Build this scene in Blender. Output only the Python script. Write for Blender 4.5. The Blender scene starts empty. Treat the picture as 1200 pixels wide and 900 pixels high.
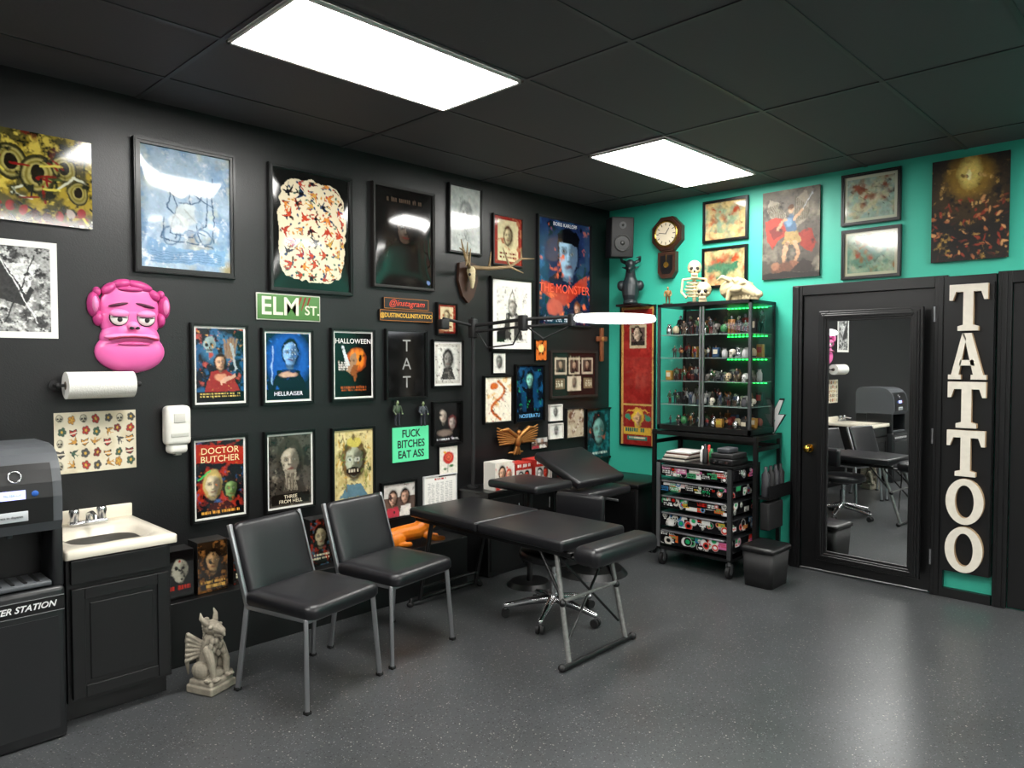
import bpy, math, random
import numpy as np
from mathutils import Vector, Matrix
import bmesh
random.seed(7)
D2R=math.pi/180
# ------------------------------------------------------------ room dimensions (metres)
YW=4.05      # black wall plane (y)
XW=5.42      # teal wall plane (x)
XB=-3.2; YB=-3.6
H=2.90
CAMH=1.55; YAW=44.3*D2R; PITCH=1.87*D2R; FOC=860.0
sc=bpy.context.scene
try:
    sc.view_settings.view_transform='Standard'
except Exception as e: print(e)

# ------------------------------------------------------------ survey helpers (photo measurement -> wall coordinates)
_f=Vector((math.cos(PITCH)*math.cos(YAW),math.cos(PITCH)*math.sin(YAW),-math.sin(PITCH)))
_r=Vector((math.sin(YAW),-math.cos(YAW),0)); _u=_r.cross(_f)
def _ray(px,py): return _f*FOC+_r*(px-600)+_u*(450-py)
def LWP(px,py,off=0):
    d=_ray(px,py); t=(YW-off)/d.y; return d.x*t, CAMH+d.z*t
def RWP(px,py,off=0):
    d=_ray(px,py); t=(XW-off)/d.x; return d.y*t, CAMH+d.z*t
ML=Matrix(((1,0,0,0),(0,0,-1,0),(0,1,0,0),(0,0,0,1)))
MR=Matrix(((0,0,-1,0),(-1,0,0,0),(0,1,0,0),(0,0,0,1)))

# ------------------------------------------------------------ materials
def hx(h):
    h=h.lstrip('#'); c=[int(h[i:i+2],16)/255 for i in (0,2,4)]
    return tuple(x/12.92 if x<=.04045 else ((x+.055)/1.055)**2.4 for x in c)
MATS={}
def mat(name,col='#808080',rough=.5,metal=0,emis=None,es=0,bump=0,bs=200,attr=False,coat=0,spec=.5,mott=0,ms=8,cav_shade=0):
    if name in MATS: return MATS[name]
    m=bpy.data.materials.new(name); m.use_nodes=True; nt=m.node_tree; b=nt.nodes['Principled BSDF']
    c=hx(col); b.inputs['Base Color'].default_value=(*c,1)
    b.inputs['Roughness'].default_value=rough; b.inputs['Metallic'].default_value=metal
    b.inputs['Specular IOR Level'].default_value=spec
    if coat: b.inputs['Coat Weight'].default_value=coat; b.inputs['Coat Roughness'].default_value=.05
    if emis: b.inputs['Emission Color'].default_value=(*hx(emis),1); b.inputs['Emission Strength'].default_value=es
    if attr:
        a=nt.nodes.new('ShaderNodeAttribute'); a.attribute_name='Col'; nt.links.new(a.outputs['Color'],b.inputs['Base Color'])
    tc=nt.nodes.new('ShaderNodeTexCoord')
    if mott and not attr:
        n=nt.nodes.new('ShaderNodeTexNoise'); n.inputs['Scale'].default_value=ms; n.inputs['Detail'].default_value=6
        nt.links.new(tc.outputs['Object'],n.inputs['Vector'])
        mx=nt.nodes.new('ShaderNodeMix'); mx.data_type='RGBA'
        nt.links.new(n.outputs['Fac'],mx.inputs[0])
        mx.inputs[6].default_value=(*[x*(1-mott) for x in c],1); mx.inputs[7].default_value=(*[min(1,x*(1+mott)) for x in c],1)
        out=mx.outputs[2]
        if cav_shade:  # occlusion-like crevice shade painted into the base colour from pointiness
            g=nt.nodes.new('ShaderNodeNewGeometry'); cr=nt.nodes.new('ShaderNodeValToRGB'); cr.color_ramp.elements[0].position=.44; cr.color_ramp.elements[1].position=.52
            cr.color_ramp.elements[0].color=(1-cav_shade,1-cav_shade,1-cav_shade,1); nt.links.new(g.outputs['Pointiness'],cr.inputs[0])
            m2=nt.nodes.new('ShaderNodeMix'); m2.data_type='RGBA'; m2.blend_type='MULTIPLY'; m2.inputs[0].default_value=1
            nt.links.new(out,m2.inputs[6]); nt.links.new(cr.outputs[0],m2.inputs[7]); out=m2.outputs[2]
        nt.links.new(out,b.inputs['Base Color'])
    if bump:
        n=nt.nodes.new('ShaderNodeTexNoise'); n.inputs['Scale'].default_value=bs; n.inputs['Detail'].default_value=3
        nt.links.new(tc.outputs['Object'],n.inputs['Vector'])
        bp=nt.nodes.new('ShaderNodeBump'); bp.inputs['Strength'].default_value=bump; bp.inputs['Distance'].default_value=.003
        nt.links.new(n.outputs['Fac'],bp.inputs['Height']); nt.links.new(bp.outputs['Normal'],b.inputs['Normal'])
    MATS[name]=m; return m
PAINT=mat('painted_surface',attr=True,rough=.5)
GLOSSP=mat('glazed_print',attr=True,rough=.09,spec=.6)
MATTP=mat('paper_print',attr=True,rough=.6)
BLK=mat('black_satin',col='#0e0e0f',rough=.35)
BLKM=mat('black_matte',col='#141415',rough=.6)
BFR=mat('black_frame_wood',col='#0a0a0a',rough=.3)
VINYL=mat('black_vinyl',col='#161619',rough=.34,bump=.15,bs=400)
CHROME=mat('chrome',col='#d0d0d2',rough=.15,metal=1)
STEEL=mat('grey_steel_tube',col='#9a9b9e',rough=.35,metal=.8)
DSTEEL=mat('dark_steel',col='#5a5c5e',rough=.4,metal=.8)
WHITEP=mat('white_plastic',col='#e6e4dc',rough=.35)
BONE=mat('bone',col='#cdbd96',rough=.55,mott=.25,ms=25,cav_shade=.5)
GOLD=mat('antique_gold',col='#a8733c',rough=.4,metal=.7)
BRASS=mat('brass',col='#c9a24a',rough=.25,metal=1)
STONE=mat('cast_stone',col='#9a9282',rough=.85,mott=.45,ms=30,bump=.8,bs=90,cav_shade=.75)
WALLB=mat('black_wall_paint',col='#151516',rough=.36,bump=.25,bs=160)
TEAL=mat('teal_wall_paint',col='#3ab59c',rough=.45,bump=.2,bs=160)
WOODC=mat('dark_walnut',col='#3a2216',rough=.4,mott=.4,ms=20)

def glassmat():
    m=bpy.data.materials.new('display_glass'); m.use_nodes=True; nt=m.node_tree; nt.nodes.clear()
    o=nt.nodes.new('ShaderNodeOutputMaterial'); t=nt.nodes.new('ShaderNodeBsdfTransparent'); g=nt.nodes.new('ShaderNodeBsdfGlossy')
    g.inputs['Roughness'].default_value=.02; mx=nt.nodes.new('ShaderNodeMixShader'); lw=nt.nodes.new('ShaderNodeFresnel'); lw.inputs['IOR'].default_value=1.35
    nt.links.new(lw.outputs[0],mx.inputs[0]); nt.links.new(t.outputs[0],mx.inputs[1]); nt.links.new(g.outputs[0],mx.inputs[2]); nt.links.new(mx.outputs[0],o.inputs[0])
    return m
GLASS=glassmat()
MIRROR=mat('mirror_silver',col='#f0f2f2',rough=.01,metal=1)

def emis(name,col,s):
    return mat(name,col='#ffffff',emis=col,es=s)
LIGHTM=emis('led_panel_diffuser','#fffdf8',33)
RINGM=emis('ring_led','#f4f8ff',5)
GREENM=emis('green_led_strip','#20ff60',5.5)

def floormat():
    m=bpy.data.materials.new('speckled_rubber_floor'); m.use_nodes=True; nt=m.node_tree; b=nt.nodes['Principled BSDF']; N=nt.nodes.new; Lk=nt.links.new
    tc=N('ShaderNodeTexCoord')
    base=N('ShaderNodeTexNoise'); base.inputs['Scale'].default_value=3; base.inputs['Detail'].default_value=8; Lk(tc.outputs['Object'],base.inputs['Vector'])
    r0=N('ShaderNodeValToRGB'); r0.color_ramp.elements[0].position=.3; r0.color_ramp.elements[0].color=(*hx('#3d3f40'),1); r0.color_ramp.elements[1].position=.7; r0.color_ramp.elements[1].color=(*hx('#444648'),1)
    Lk(base.outputs['Fac'],r0.inputs[0]); cur=r0.outputs[0]
    for sc_,th,c1,c2,msk,off in ((62,.2,'#a39f96','#78756e',.72,0),(110,.24,'#86868a','#606164',.62,3.3),(75,.27,'#1c1d1e','#252627',.5,7.7)):
        mp=N('ShaderNodeMapping'); mp.inputs['Location'].default_value=(off,off*2,0); Lk(tc.outputs['Object'],mp.inputs['Vector'])
        wn=N('ShaderNodeTexNoise'); wn.inputs['Scale'].default_value=120; Lk(mp.outputs[0],wn.inputs['Vector'])
        ad=N('ShaderNodeMix'); ad.data_type='RGBA'; ad.inputs[0].default_value=.012; Lk(mp.outputs[0],ad.inputs[6]); Lk(wn.outputs['Color'],ad.inputs[7])
        v=N('ShaderNodeTexVoronoi'); v.inputs['Scale'].default_value=sc_; Lk(ad.outputs[2],v.inputs['Vector'])
        lt=N('ShaderNodeMath'); lt.operation='LESS_THAN'; lt.inputs[1].default_value=th; Lk(v.outputs['Distance'],lt.inputs[0])
        sp=N('ShaderNodeSeparateColor'); Lk(v.outputs['Color'],sp.inputs[0])
        gt=N('ShaderNodeMath'); gt.operation='GREATER_THAN'; gt.inputs[1].default_value=msk; Lk(sp.outputs[0],gt.inputs[0])
        mu=N('ShaderNodeMath'); mu.operation='MULTIPLY'; Lk(lt.outputs[0],mu.inputs[0]); Lk(gt.outputs[0],mu.inputs[1])
        cc=N('ShaderNodeMix'); cc.data_type='RGBA'; cc.inputs[6].default_value=(*hx(c1),1); cc.inputs[7].default_value=(*hx(c2),1); Lk(sp.outputs[1],cc.inputs[0])
        mx=N('ShaderNodeMix'); mx.data_type='RGBA'; Lk(mu.outputs[0],mx.inputs[0]); Lk(cur,mx.inputs[6]); Lk(cc.outputs[2],mx.inputs[7]); cur=mx.outputs[2]
    Lk(cur,b.inputs['Base Color']); b.inputs['Specular IOR Level'].default_value=.55
    rr=N('ShaderNodeMapRange'); rr.inputs[3].default_value=.27; rr.inputs[4].default_value=.33; Lk(base.outputs['Fac'],rr.inputs[0]); Lk(rr.outputs[0],b.inputs['Roughness'])
    n=N('ShaderNodeTexNoise'); n.inputs['Scale'].default_value=140; Lk(tc.outputs['Object'],n.inputs['Vector'])
    bp=N('ShaderNodeBump'); bp.inputs['Strength'].default_value=.1; bp.inputs['Distance'].default_value=.002; Lk(n.outputs['Fac'],bp.inputs['Height']); Lk(bp.outputs[0],b.inputs['Normal'])
    return m

# ------------------------------------------------------------ mesh builder
class MB:
    def __init__(s): s.v=[];s.f=[];s.mi=[];s.sm=[];s.c=[];s.mats=[];s.M=Matrix()
    def add(s,vs,fs,m,smooth=False,col=None,cols=None,M=None):
        T=s.M@M if M is not None else s.M
        base=len(s.v)
        for v in vs: s.v.append(T@Vector(v))
        if cols is not None: s.c.extend(cols)
        else:
            c=hx(col) if isinstance(col,str) else (col or (1,1,1)); s.c.extend([c]*len(vs))
        if m not in s.mats: s.mats.append(m)
        k=s.mats.index(m)
        for f in fs: s.f.append([i+base for i in f]); s.mi.append(k); s.sm.append(smooth)
    def box(s,c,d,m=PAINT,col=None,rot=None):
        x,y,z=[a/2 for a in d]
        vs=[(-x,-y,-z),(x,-y,-z),(x,y,-z),(-x,y,-z),(-x,-y,z),(x,-y,z),(x,y,z),(-x,y,z)]
        fs=[(0,3,2,1),(4,5,6,7),(0,1,5,4),(1,2,6,5),(2,3,7,6),(3,0,4,7)]
        M=Matrix.Translation(c)
        if rot is not None: M=M@rot
        s.add(vs,fs,m,False,col,M=M)
    def rbox(s,c,d,r,m=PAINT,col=None,rot=None,seg=3):
        bm=bmesh.new(); bmesh.ops.create_cube(bm,size=1)
        bmesh.ops.scale(bm,vec=d,verts=bm.verts)
        r=min(r,min(d)*.49)
        bmesh.ops.bevel(bm,geom=bm.edges[:]+bm.verts[:],offset=r,segments=seg,profile=.5,affect='EDGES',clamp_overlap=True)
        bm.verts.ensure_lookup_table(); vs=[v.co.copy() for v in bm.verts]; fs=[[v.index for v in f.verts] for f in bm.faces]; bm.free()
        M=Matrix.Translation(c)
        if rot is not None: M=M@rot
        s.add(vs,fs,m,True,col,M=M)
    def cyl(s,p1,p2,r,m=PAINT,col=None,seg=12,r2=None,smooth=True):
        p1=Vector(p1);p2=Vector(p2); r2=r if r2 is None else r2; d=p2-p1; L=d.length
        if L<1e-6: return
        M=Matrix.Translation(p1)@d.to_track_quat('Z','Y').to_matrix().to_4x4()
        vs=[];
        for k,(rr,z) in enumerate(((r,0),(r2,L))):
            for i in range(seg):
                a=2*math.pi*i/seg; vs.append((rr*math.cos(a),rr*math.sin(a),z))
        fs=[(i,(i+1)%seg,seg+(i+1)%seg,seg+i) for i in range(seg)]
        s.add(vs,fs,m,smooth,col,M=M)
        s.add(vs,[tuple(reversed(range(seg))),tuple(range(seg,2*seg))],m,False,col,M=M)
    def ell(s,c,r,m=PAINT,col=None,rot=None,seg=16,rings=10):
        if not hasattr(r,'__len__'): r=(r,r,r)
        vs=[(0,0,1)];fs=[]
        for j in range(1,rings):
            t=math.pi*j/rings
            for i in range(seg):
                a=2*math.pi*i/seg; vs.append((math.sin(t)*math.cos(a),math.sin(t)*math.sin(a),math.cos(t)))
        vs.append((0,0,-1)); n=len(vs)-1
        for i in range(seg):
            fs.append((0,1+i,1+(i+1)%seg))
            fs.append((n,n-seg+(i+1)%seg,n-seg+i))
        for j in range(rings-2):
            for i in range(seg):
                a=1+j*seg+i;b=1+j*seg+(i+1)%seg; fs.append((a,a+seg,b+seg,b))
        M=Matrix.Translation(c)
        if rot is not None: M=M@rot
        M=M@Matrix.Diagonal((*r,1))
        s.add(vs,fs,m,True,col,M=M)
    def tube(s,pts,r,m=PAINT,col=None,seg=10):
        for a,b in zip(pts[:-1],pts[1:]): s.cyl(a,b,r,m,col,seg)
        for p in pts[1:-1]: s.ell(p,r,m,col,seg=seg,rings=6)
    def taper(s,pts,rs,m=PAINT,col=None,seg=10):
        for i in range(len(pts)-1): s.cyl(pts[i],pts[i+1],rs[i],m,col,seg,r2=rs[i+1])
        for i,p in enumerate(pts): s.ell(p,rs[i],m,col,seg=seg,rings=6)
    def lathe(s,prof,c,m=PAINT,col=None,seg=24,rot=None):
        vs=[];fs=[];n=len(prof)
        for r,z in prof:
            for i in range(seg):
                a=2*math.pi*i/seg; vs.append((r*math.cos(a),r*math.sin(a),z))
        for j in range(n-1):
            for i in range(seg): fs.append((j*seg+i,j*seg+(i+1)%seg,(j+1)*seg+(i+1)%seg,(j+1)*seg+i))
        fs.append(tuple(reversed(range(seg)))); fs.append(tuple(range((n-1)*seg,n*seg)))
        M=Matrix.Translation(c)
        if rot is not None: M=M@rot
        s.add(vs,fs,m,True,col,M=M)
    def torus(s,c,R,r,m=PAINT,col=None,rot=None,seg=32,s2=10,sq=1):
        vs=[];fs=[]
        for i in range(seg):
            a=2*math.pi*i/seg
            for j in range(s2):
                b=2*math.pi*j/s2; rr=R+r*math.cos(b); vs.append((rr*math.cos(a),rr*math.sin(a),r*sq*math.sin(b)))
        for i in range(seg):
            for j in range(s2): fs.append((i*s2+j,((i+1)%seg)*s2+j,((i+1)%seg)*s2+(j+1)%s2,i*s2+(j+1)%s2))
        M=Matrix.Translation(c)
        if rot is not None: M=M@rot
        s.add(vs,fs,m,True,col,M=M)
    def prism(s,pts,z0,z1,m=PAINT,col=None,M=None,smooth=False):
        n=len(pts); ar=sum(pts[i][0]*pts[(i+1)%n][1]-pts[(i+1)%n][0]*pts[i][1] for i in range(n))
        if ar<0: pts=pts[::-1]
        vs=[(x,y,z0) for x,y in pts]+[(x,y,z1) for x,y in pts]
        s.add(vs,[(i,(i+1)%n,n+(i+1)%n,n+i) for i in range(n)],m,smooth,col,M=M)
        s.add(vs,[tuple(reversed(range(n))),tuple(range(n,2*n))],m,False,col,M=M)
    def loft(s,loops,m=PAINT,col=None,M=None,smooth=True,cap0=True,cap1=True):
        n=len(loops[0]); vs=[p for l in loops for p in l]; fs=[]
        for j in range(len(loops)-1):
            for i in range(n): fs.append((j*n+i,j*n+(i+1)%n,(j+1)*n+(i+1)%n,(j+1)*n+i))
        if cap0: fs.append(tuple(reversed(range(n))))
        if cap1: fs.append(tuple(range((len(loops)-1)*n,len(loops)*n)))
        s.add(vs,fs,m,smooth,col,M=M)
    def text(s,st,c,size,col='#ffffff',m=None,ext=.0008,align='CENTER',M=None,sx=1,bold=0,shear=0):
        cu=bpy.data.curves.new('t','FONT'); cu.body=st; cu.size=size; cu.align_x=align; cu.align_y='CENTER'; cu.extrude=ext; cu.resolution_u=3; cu.offset=bold; cu.shear=shear
        o=bpy.data.objects.new('t',cu); sc.collection.objects.link(o)
        dg=bpy.context.evaluated_depsgraph_get(); me=bpy.data.meshes.new_from_object(o.evaluated_get(dg))
        vs=[v.co.copy() for v in me.vertices]; fs=[list(p.vertices) for p in me.polygons]
        bpy.data.objects.remove(o); bpy.data.curves.remove(cu); bpy.data.meshes.remove(me)
        MM=Matrix.Translation(c)@Matrix.Diagonal((sx,1,1,1))
        if M is not None: MM=M@MM
        s.add(vs,fs,m or MATTP,False,col,M=MM)
    def build(s,name,M=None,bevel=0,remesh=0,parent=None,smooth_it=0):
        me=bpy.data.meshes.new(name); me.from_pydata([tuple(v) for v in s.v],[],s.f)
        for m in s.mats: me.materials.append(m)
        me.polygons.foreach_set('material_index',s.mi); me.polygons.foreach_set('use_smooth',s.sm)
        a=me.color_attributes.new('Col','FLOAT_COLOR','POINT')
        arr=np.ones((len(s.v),4),dtype=np.float32); arr[:,:3]=np.array(s.c,dtype=np.float32); a.data.foreach_set('color',arr.ravel())
        me.update(); o=bpy.data.objects.new(name,me); sc.collection.objects.link(o)
        if M is not None: o.matrix_world=M
        if parent: o.parent=parent
        if remesh:
            r=o.modifiers.new('remesh','REMESH'); r.mode='VOXEL'; r.voxel_size=remesh; r.use_smooth_shade=True
            if smooth_it: q=o.modifiers.new('sm','SMOOTH'); q.iterations=smooth_it; q.factor=.5
        if bevel:
            b=o.modifiers.new('bev','BEVEL'); b.width=bevel; b.segments=2; b.limit_method='ANGLE'; b.angle_limit=50*D2R
        return o
RX=lambda a: Matrix.Rotation(a*D2R,4,'X')
RY=lambda a: Matrix.Rotation(a*D2R,4,'Y')
RZ=lambda a: Matrix.Rotation(a*D2R,4,'Z')
T=lambda x,y,z: Matrix.Translation((x,y,z))
def rrect(w,h,r,z,n=5,cx=0,cy=0):
    out=[]
    for (sx,sy,a0) in ((1,1,0),(-1,1,90),(-1,-1,180),(1,-1,270)):
        for i in range(n+1):
            a=(a0+90*i/n)*D2R; out.append((cx+sx*(w/2-r)+r*math.cos(a),cy+sy*(h/2-r)+r*math.sin(a),z))
    return out

# ------------------------------------------------------------ printed art (vertex-coloured grids)
class Art:
    def __init__(s,nx,ny,seed,asp):
        s.nx,s.ny=nx,ny; s.asp=asp; s.rs=np.random.RandomState(seed); s.R=random.Random(seed); s.post=True
        s.U0,s.V0=np.meshgrid(np.linspace(0,1,nx),np.linspace(0,1,ny)); s.U,s.V=s.U0,s.V0; s.I=np.zeros((ny,nx,3))
        w=.05; a=s.noise(7)-.5; b=s.noise(7)-.5; s.U=s.U0+a*w/asp; s.V=s.V0+b*w
    def _c(s,c): return np.array(hx(c) if isinstance(c,str) else c)
    def mix(s,m,c): m=np.clip(m,0,1)[...,None]; s.I=s.I*(1-m)+s._c(c)*m
    def noise(s,k,ky=None):
        ky=ky or k/s.asp; out=0; amp=1; tot=0
        for o in range(4):
            gx=max(2,int(k*2**o)+2); gy=max(2,int(ky*2**o)+2); g=s.rs.rand(gy,gx)
            x=s.U0*(gx-1.001); y=s.V0*(gy-1.001); xi=x.astype(int); yi=y.astype(int); fx=x-xi; fy=y-yi; fx=fx*fx*(3-2*fx); fy=fy*fy*(3-2*fy)
            out=out+amp*((g[yi,xi]*(1-fx)+g[yi,xi+1]*fx)*(1-fy)+(g[yi+1,xi]*(1-fx)+g[yi+1,xi+1]*fx)*fy); tot+=amp; amp*=.6
        return out/tot
    def strokes(s,n,smin=1.2,smax=3.5,jit=.35,al=.75):
        # painterly brush dabs: each picks up the local colour and varies it
        for _ in range(n):
            cx=s.rs.randint(0,s.nx); cy=s.rs.randint(0,s.ny); a=s.rs.uniform(smin,smax); b=a*s.rs.uniform(.3,.6); q=s.rs.uniform(0,3.14); R=int(a)+1
            x0,x1,y0,y1=max(0,cx-R),min(s.nx,cx+R+1),max(0,cy-R),min(s.ny,cy+R+1)
            yy,xx=np.mgrid[y0:y1,x0:x1]; dx=xx-cx; dy=yy-cy; u=dx*math.cos(q)+dy*math.sin(q); v=-dx*math.sin(q)+dy*math.cos(q)
            m=(((1-np.sqrt((u/a)**2+(v/b)**2))*b+.5).clip(0,1)*al)[...,None]
            c=s.I[cy,cx]*s.rs.uniform(1-jit,1+jit)*(1+s.rs.uniform(-.1,.1,3))
            s.I[y0:y1,x0:x1]=s.I[y0:y1,x0:x1]*(1-m)+c*m
        return s
    def bg(s,c): s.I[:]=s._c(c); return s
    def grad(s,a,b): s.I=s._c(a)*(1-s.V[...,None])+s._c(b)*s.V[...,None]; return s
    def n(s,c,k=5,th=.5,g=8): s.mix((s.noise(k)-th)*g,c); return s
    def var(s,a=.5,k=10): s.I=s.I*(1+a*2*(s.noise(k)[...,None]-.5)); return s
    def e(s,cx,cy,rx,ry,c,rot=0,a=1,soft=1):
        du=(s.U-cx)*s.asp; dv=s.V-cy; q=rot*D2R; x=du*math.cos(q)+dv*math.sin(q); y=-du*math.sin(q)+dv*math.cos(q)
        r=np.sqrt((x/(rx*s.asp))**2+(y/ry)**2); s.mix(((1-r)*min(rx*s.nx,ry*s.ny)/soft+.5).clip(0,1)*a,c); return s
    def o(s,cx,cy,rx,ry,c,w=.02):
        r=np.sqrt(((s.U-cx)/rx)**2+((s.V-cy)/ry)**2); s.mix(1-np.abs(r-1)*min(rx,ry)/w,c); return s
    def r(s,x0,y0,x1,y1,c): s.mix(((s.U0>=x0)&(s.U0<=x1)&(s.V0>=y0)&(s.V0<=y1)).astype(float),c); return s
    def p(s,pts,c):
        m=np.zeros(s.U.shape,bool); n=len(pts)
        for i in range(n):
            x1,y1=pts[i]; x2,y2=pts[(i+1)%n]
            if y1==y2: continue
            cnd=((s.V>y1)!=(s.V>y2))&(s.U<(x2-x1)*(s.V-y1)/(y2-y1)+x1); m^=cnd
        s.mix(m.astype(float),c); return s
    def l(s,x1,y1,x2,y2,c,w=.015):
        a=s.asp; px=(s.U-x1)*a; py=s.V-y1; dx=(x2-x1)*a; dy=y2-y1; t=((px*dx+py*dy)/(dx*dx+dy*dy+1e-9)).clip(0,1)
        d=np.hypot(px-t*dx,py-t*dy); s.mix((w-d)*s.ny*.8+.5,c); return s
    def t(s,x0,y0,x1,y1,c,rows=1):
        h=(y1-y0)/rows
        for k in range(rows):
            x=x0; ya=y0+k*h; yb=ya+h*.62; cw=h*.42/s.asp
            while x<x1:
                if s.R.random()>.18: s.r(x,ya,min(x+cw*.75,x1),yb,c); 
                x+=cw
        return s
    def face(s,cx,cy,z,skin,hair='#1a120c',dark='#000000',hair_r=1.25):
        w=z*.7/s.asp; sk=np.array(hx(skin)); lt=tuple((sk*1.35+.03).clip(0,1)); dk=tuple(sk*.3)
        s.e(cx,cy+z*.95,w*.5,z*.4,dk,soft=2)
        s.e(cx,cy-z*.12,w*hair_r,z*hair_r,hair,soft=2).e(cx+w*.3,cy-z*.7,w*.5,z*.3,tuple(np.array(hx(hair))*2.2+.01),a=.5,soft=4)
        s.e(cx,cy-z*.08,w*.92,z*.8,skin,soft=1.5).e(cx,cy+z*.35,w*.68,z*.68,skin,soft=1.5)
        s.e(cx+w*.65,cy+z*.15,w*.6,z*.95,dark,a=.75,soft=5); s.e(cx-w*.35,cy-z*.45,w*.35,z*.2,lt,a=.7,soft=4).e(cx-w*.45,cy+z*.25,w*.25,z*.2,lt,a=.6,soft=4)
        for d in (-.4,.38):
            s.e(cx+w*d,cy-z*.1,w*.28,z*.15,dk,a=.95,soft=2).e(cx+w*d,cy-z*.09,w*.13,z*.05,'#a8a498',a=.7).e(cx+w*d,cy-z*.09,w*.06,z*.05,'#050505')
            s.l(cx+w*(d-.22),cy-z*.27,cx+w*(d+.22),cy-z*.3,dk,z*.03)
        s.l(cx-w*.02,cy-z*.1,cx-w*.06,cy+z*.22,lt,z*.035); s.e(cx+w*.04,cy+z*.3,w*.18,z*.06,dk,a=.9,soft=1.5)
        s.e(cx,cy+z*.55,w*.33,z*.07,'#5a1a16',a=.85,soft=1.3).e(cx,cy+z*.68,w*.22,z*.05,dk,a=.5,soft=2).e(cx+w*.1,cy+z*.98,w*.5,z*.1,dark,a=.7,soft=3); return s
    def skull(s,cx,cy,z,c='#d8d0b8'):
        w=z*.75/s.asp; s.e(cx,cy-z*.15,w,z*.8,c).r(cx-w*.5,cy+z*.3,cx+w*.5,cy+z*.9,c)
        s.e(cx+w*.5,cy,w*.5,z*.7,'#100c08',a=.4,soft=4)
        for d in (-.4,.4): s.e(cx+w*d,cy,w*.27,z*.24,'#0a0806')
        s.e(cx,cy+z*.35,w*.12,z*.14,'#0a0806'); s.l(cx-w*.4,cy+z*.62,cx+w*.4,cy+z*.62,'#1a1410',.006)
        for d in (-.3,-.1,.1,.3): s.l(cx+w*d,cy+z*.48,cx+w*d,cy+z*.8,'#2a2418',.004)
        return s
    def bird(s,x,y,z,c1,c2,rot):
        ca,sa=math.cos(rot),math.sin(rot)
        def q(a,b): return (x+(a*ca-b*sa)*z/s.asp, y+(a*sa+b*ca)*z)
        s.p([q(-.2,-.1),q(-.9,-1),q(.1,-.5),q(.3,0)],c1); s.p([q(-.2,.1),q(-.5,1.1),q(.3,.4),q(.3,0)],c1)
        s.l(*q(-.6,-.75),*q(.1,-.2),c2,z*.09).l(*q(-.35,.8),*q(.1,.2),c2,z*.09)
        s.p([q(-1.2,-.35),q(-.4,0),q(-1.2,.35),q(-.8,0)],c2); s.e(*q(0,0),.5*z/s.asp,.24*z,c2,rot=rot/D2R); s.e(*q(.55,0),.2*z/s.asp,.2*z,c1); return s

def artgrid(mb,fn,cx,cy,w,h,z,nx,seed,mt,bulge=0):
    ny=max(8,int(nx*h/w)); A=Art(nx,ny,seed,w/h); fn(A)
    if A.post: A.var(.2,14); A.strokes(int(nx*ny*.05),1.0,2.4,.2,.5)
    xs=np.linspace(cx-w/2,cx+w/2,nx); ys=np.linspace(cy+h/2,cy-h/2,ny)
    vs=[(x,y,z+bulge*(1-((y-cy)/(h/2))**2)*(1-((x-cx)/(w/2))**4)) for y in ys for x in xs]
    fs=[(j*nx+i,(j+1)*nx+i,(j+1)*nx+i+1,j*nx+i+1) for j in range(ny-1) for i in range(nx-1)]
    mb.add(vs,fs,mt,bool(bulge),cols=[tuple(c) for c in A.I.clip(0,1).reshape(-1,3)])

SEED=[10]
def pic(name,wall,x0,x1,y0,y1,fn,fc='#0a0a0a',fw=.018,mw=0,mc='#e8e6e0',dep=.022,gl=True,texts=(),res=None,fmat=None,bulge=0):
    P=LWP if wall=='L' else RWP
    cxp=(x0+x1)/2
    a=P(x0,(y0+y1)/2)[0]; b=P(x1,(y0+y1)/2)[0]; zt=P(cxp,y0)[1]; zb=P(cxp,y1)[1]
    w=abs(b-a); h=zt-zb; c=(a+b)/2; zc=(zt+zb)/2
    M=(T(c,YW-.002,zc)@ML) if wall=='L' else (T(XW-.002,c,zc)@MR)
    mb=MB(); SEED[0]+=1
    fm=fmat or PAINT
    mb.box((0,0,dep*.25),(w-.004,h-.004,dep*.5),PAINT,mc if mw else fc)
    if fw:
        for sx in (-1,1):
            mb.box((sx*(w/2-fw/2),0,dep/2),(fw,h,dep),BFR if fc=='#0a0a0a' else fm,fc)
            mb.box((0,sx*(h/2-fw/2),dep/2),(w-2*fw,fw,dep),BFR if fc=='#0a0a0a' else fm,fc)
            if fw>.012:
                mb.box((sx*(w/2-fw*.35),0,dep+.002),(fw*.35,h-fw*.4,.006),BFR if fc=='#0a0a0a' else fm,fc)
                mb.box((0,sx*(h/2-fw*.35),dep+.002),(w-fw,fw*.35,.006),BFR if fc=='#0a0a0a' else fm,fc)
    mt=GLOSSP if gl else MATTP
    iw=w-2*fw; ih=h-2*fw
    z=dep*.55
    if mw:
        mb.add([(-iw/2,-ih/2,z),(iw/2,-ih/2,z),(iw/2,ih/2,z),(-iw/2,ih/2,z)],[(0,1,2,3)],mt,False,mc); z+=.001
    aw=iw-2*mw; ah=ih-2*mw
    artgrid(mb,fn,0,0,aw,ah,z,res or max(20,int((x1-x0)*1.35*aw/w)),SEED[0],mt,bulge)
    for tx in texts:
        st,u,v,sz,col=tx[:5]; sx=tx[5] if len(tx)>5 else 1
        y_=(.5-v)*ah; zz=z+.0008+bulge*(1-(y_/(ah/2))**2)
        mb.text(st,((u-.5)*aw,y_,zz),sz*ah,col,sx=sx,ext=.0003)
    return mb.build(name,M)

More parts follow.
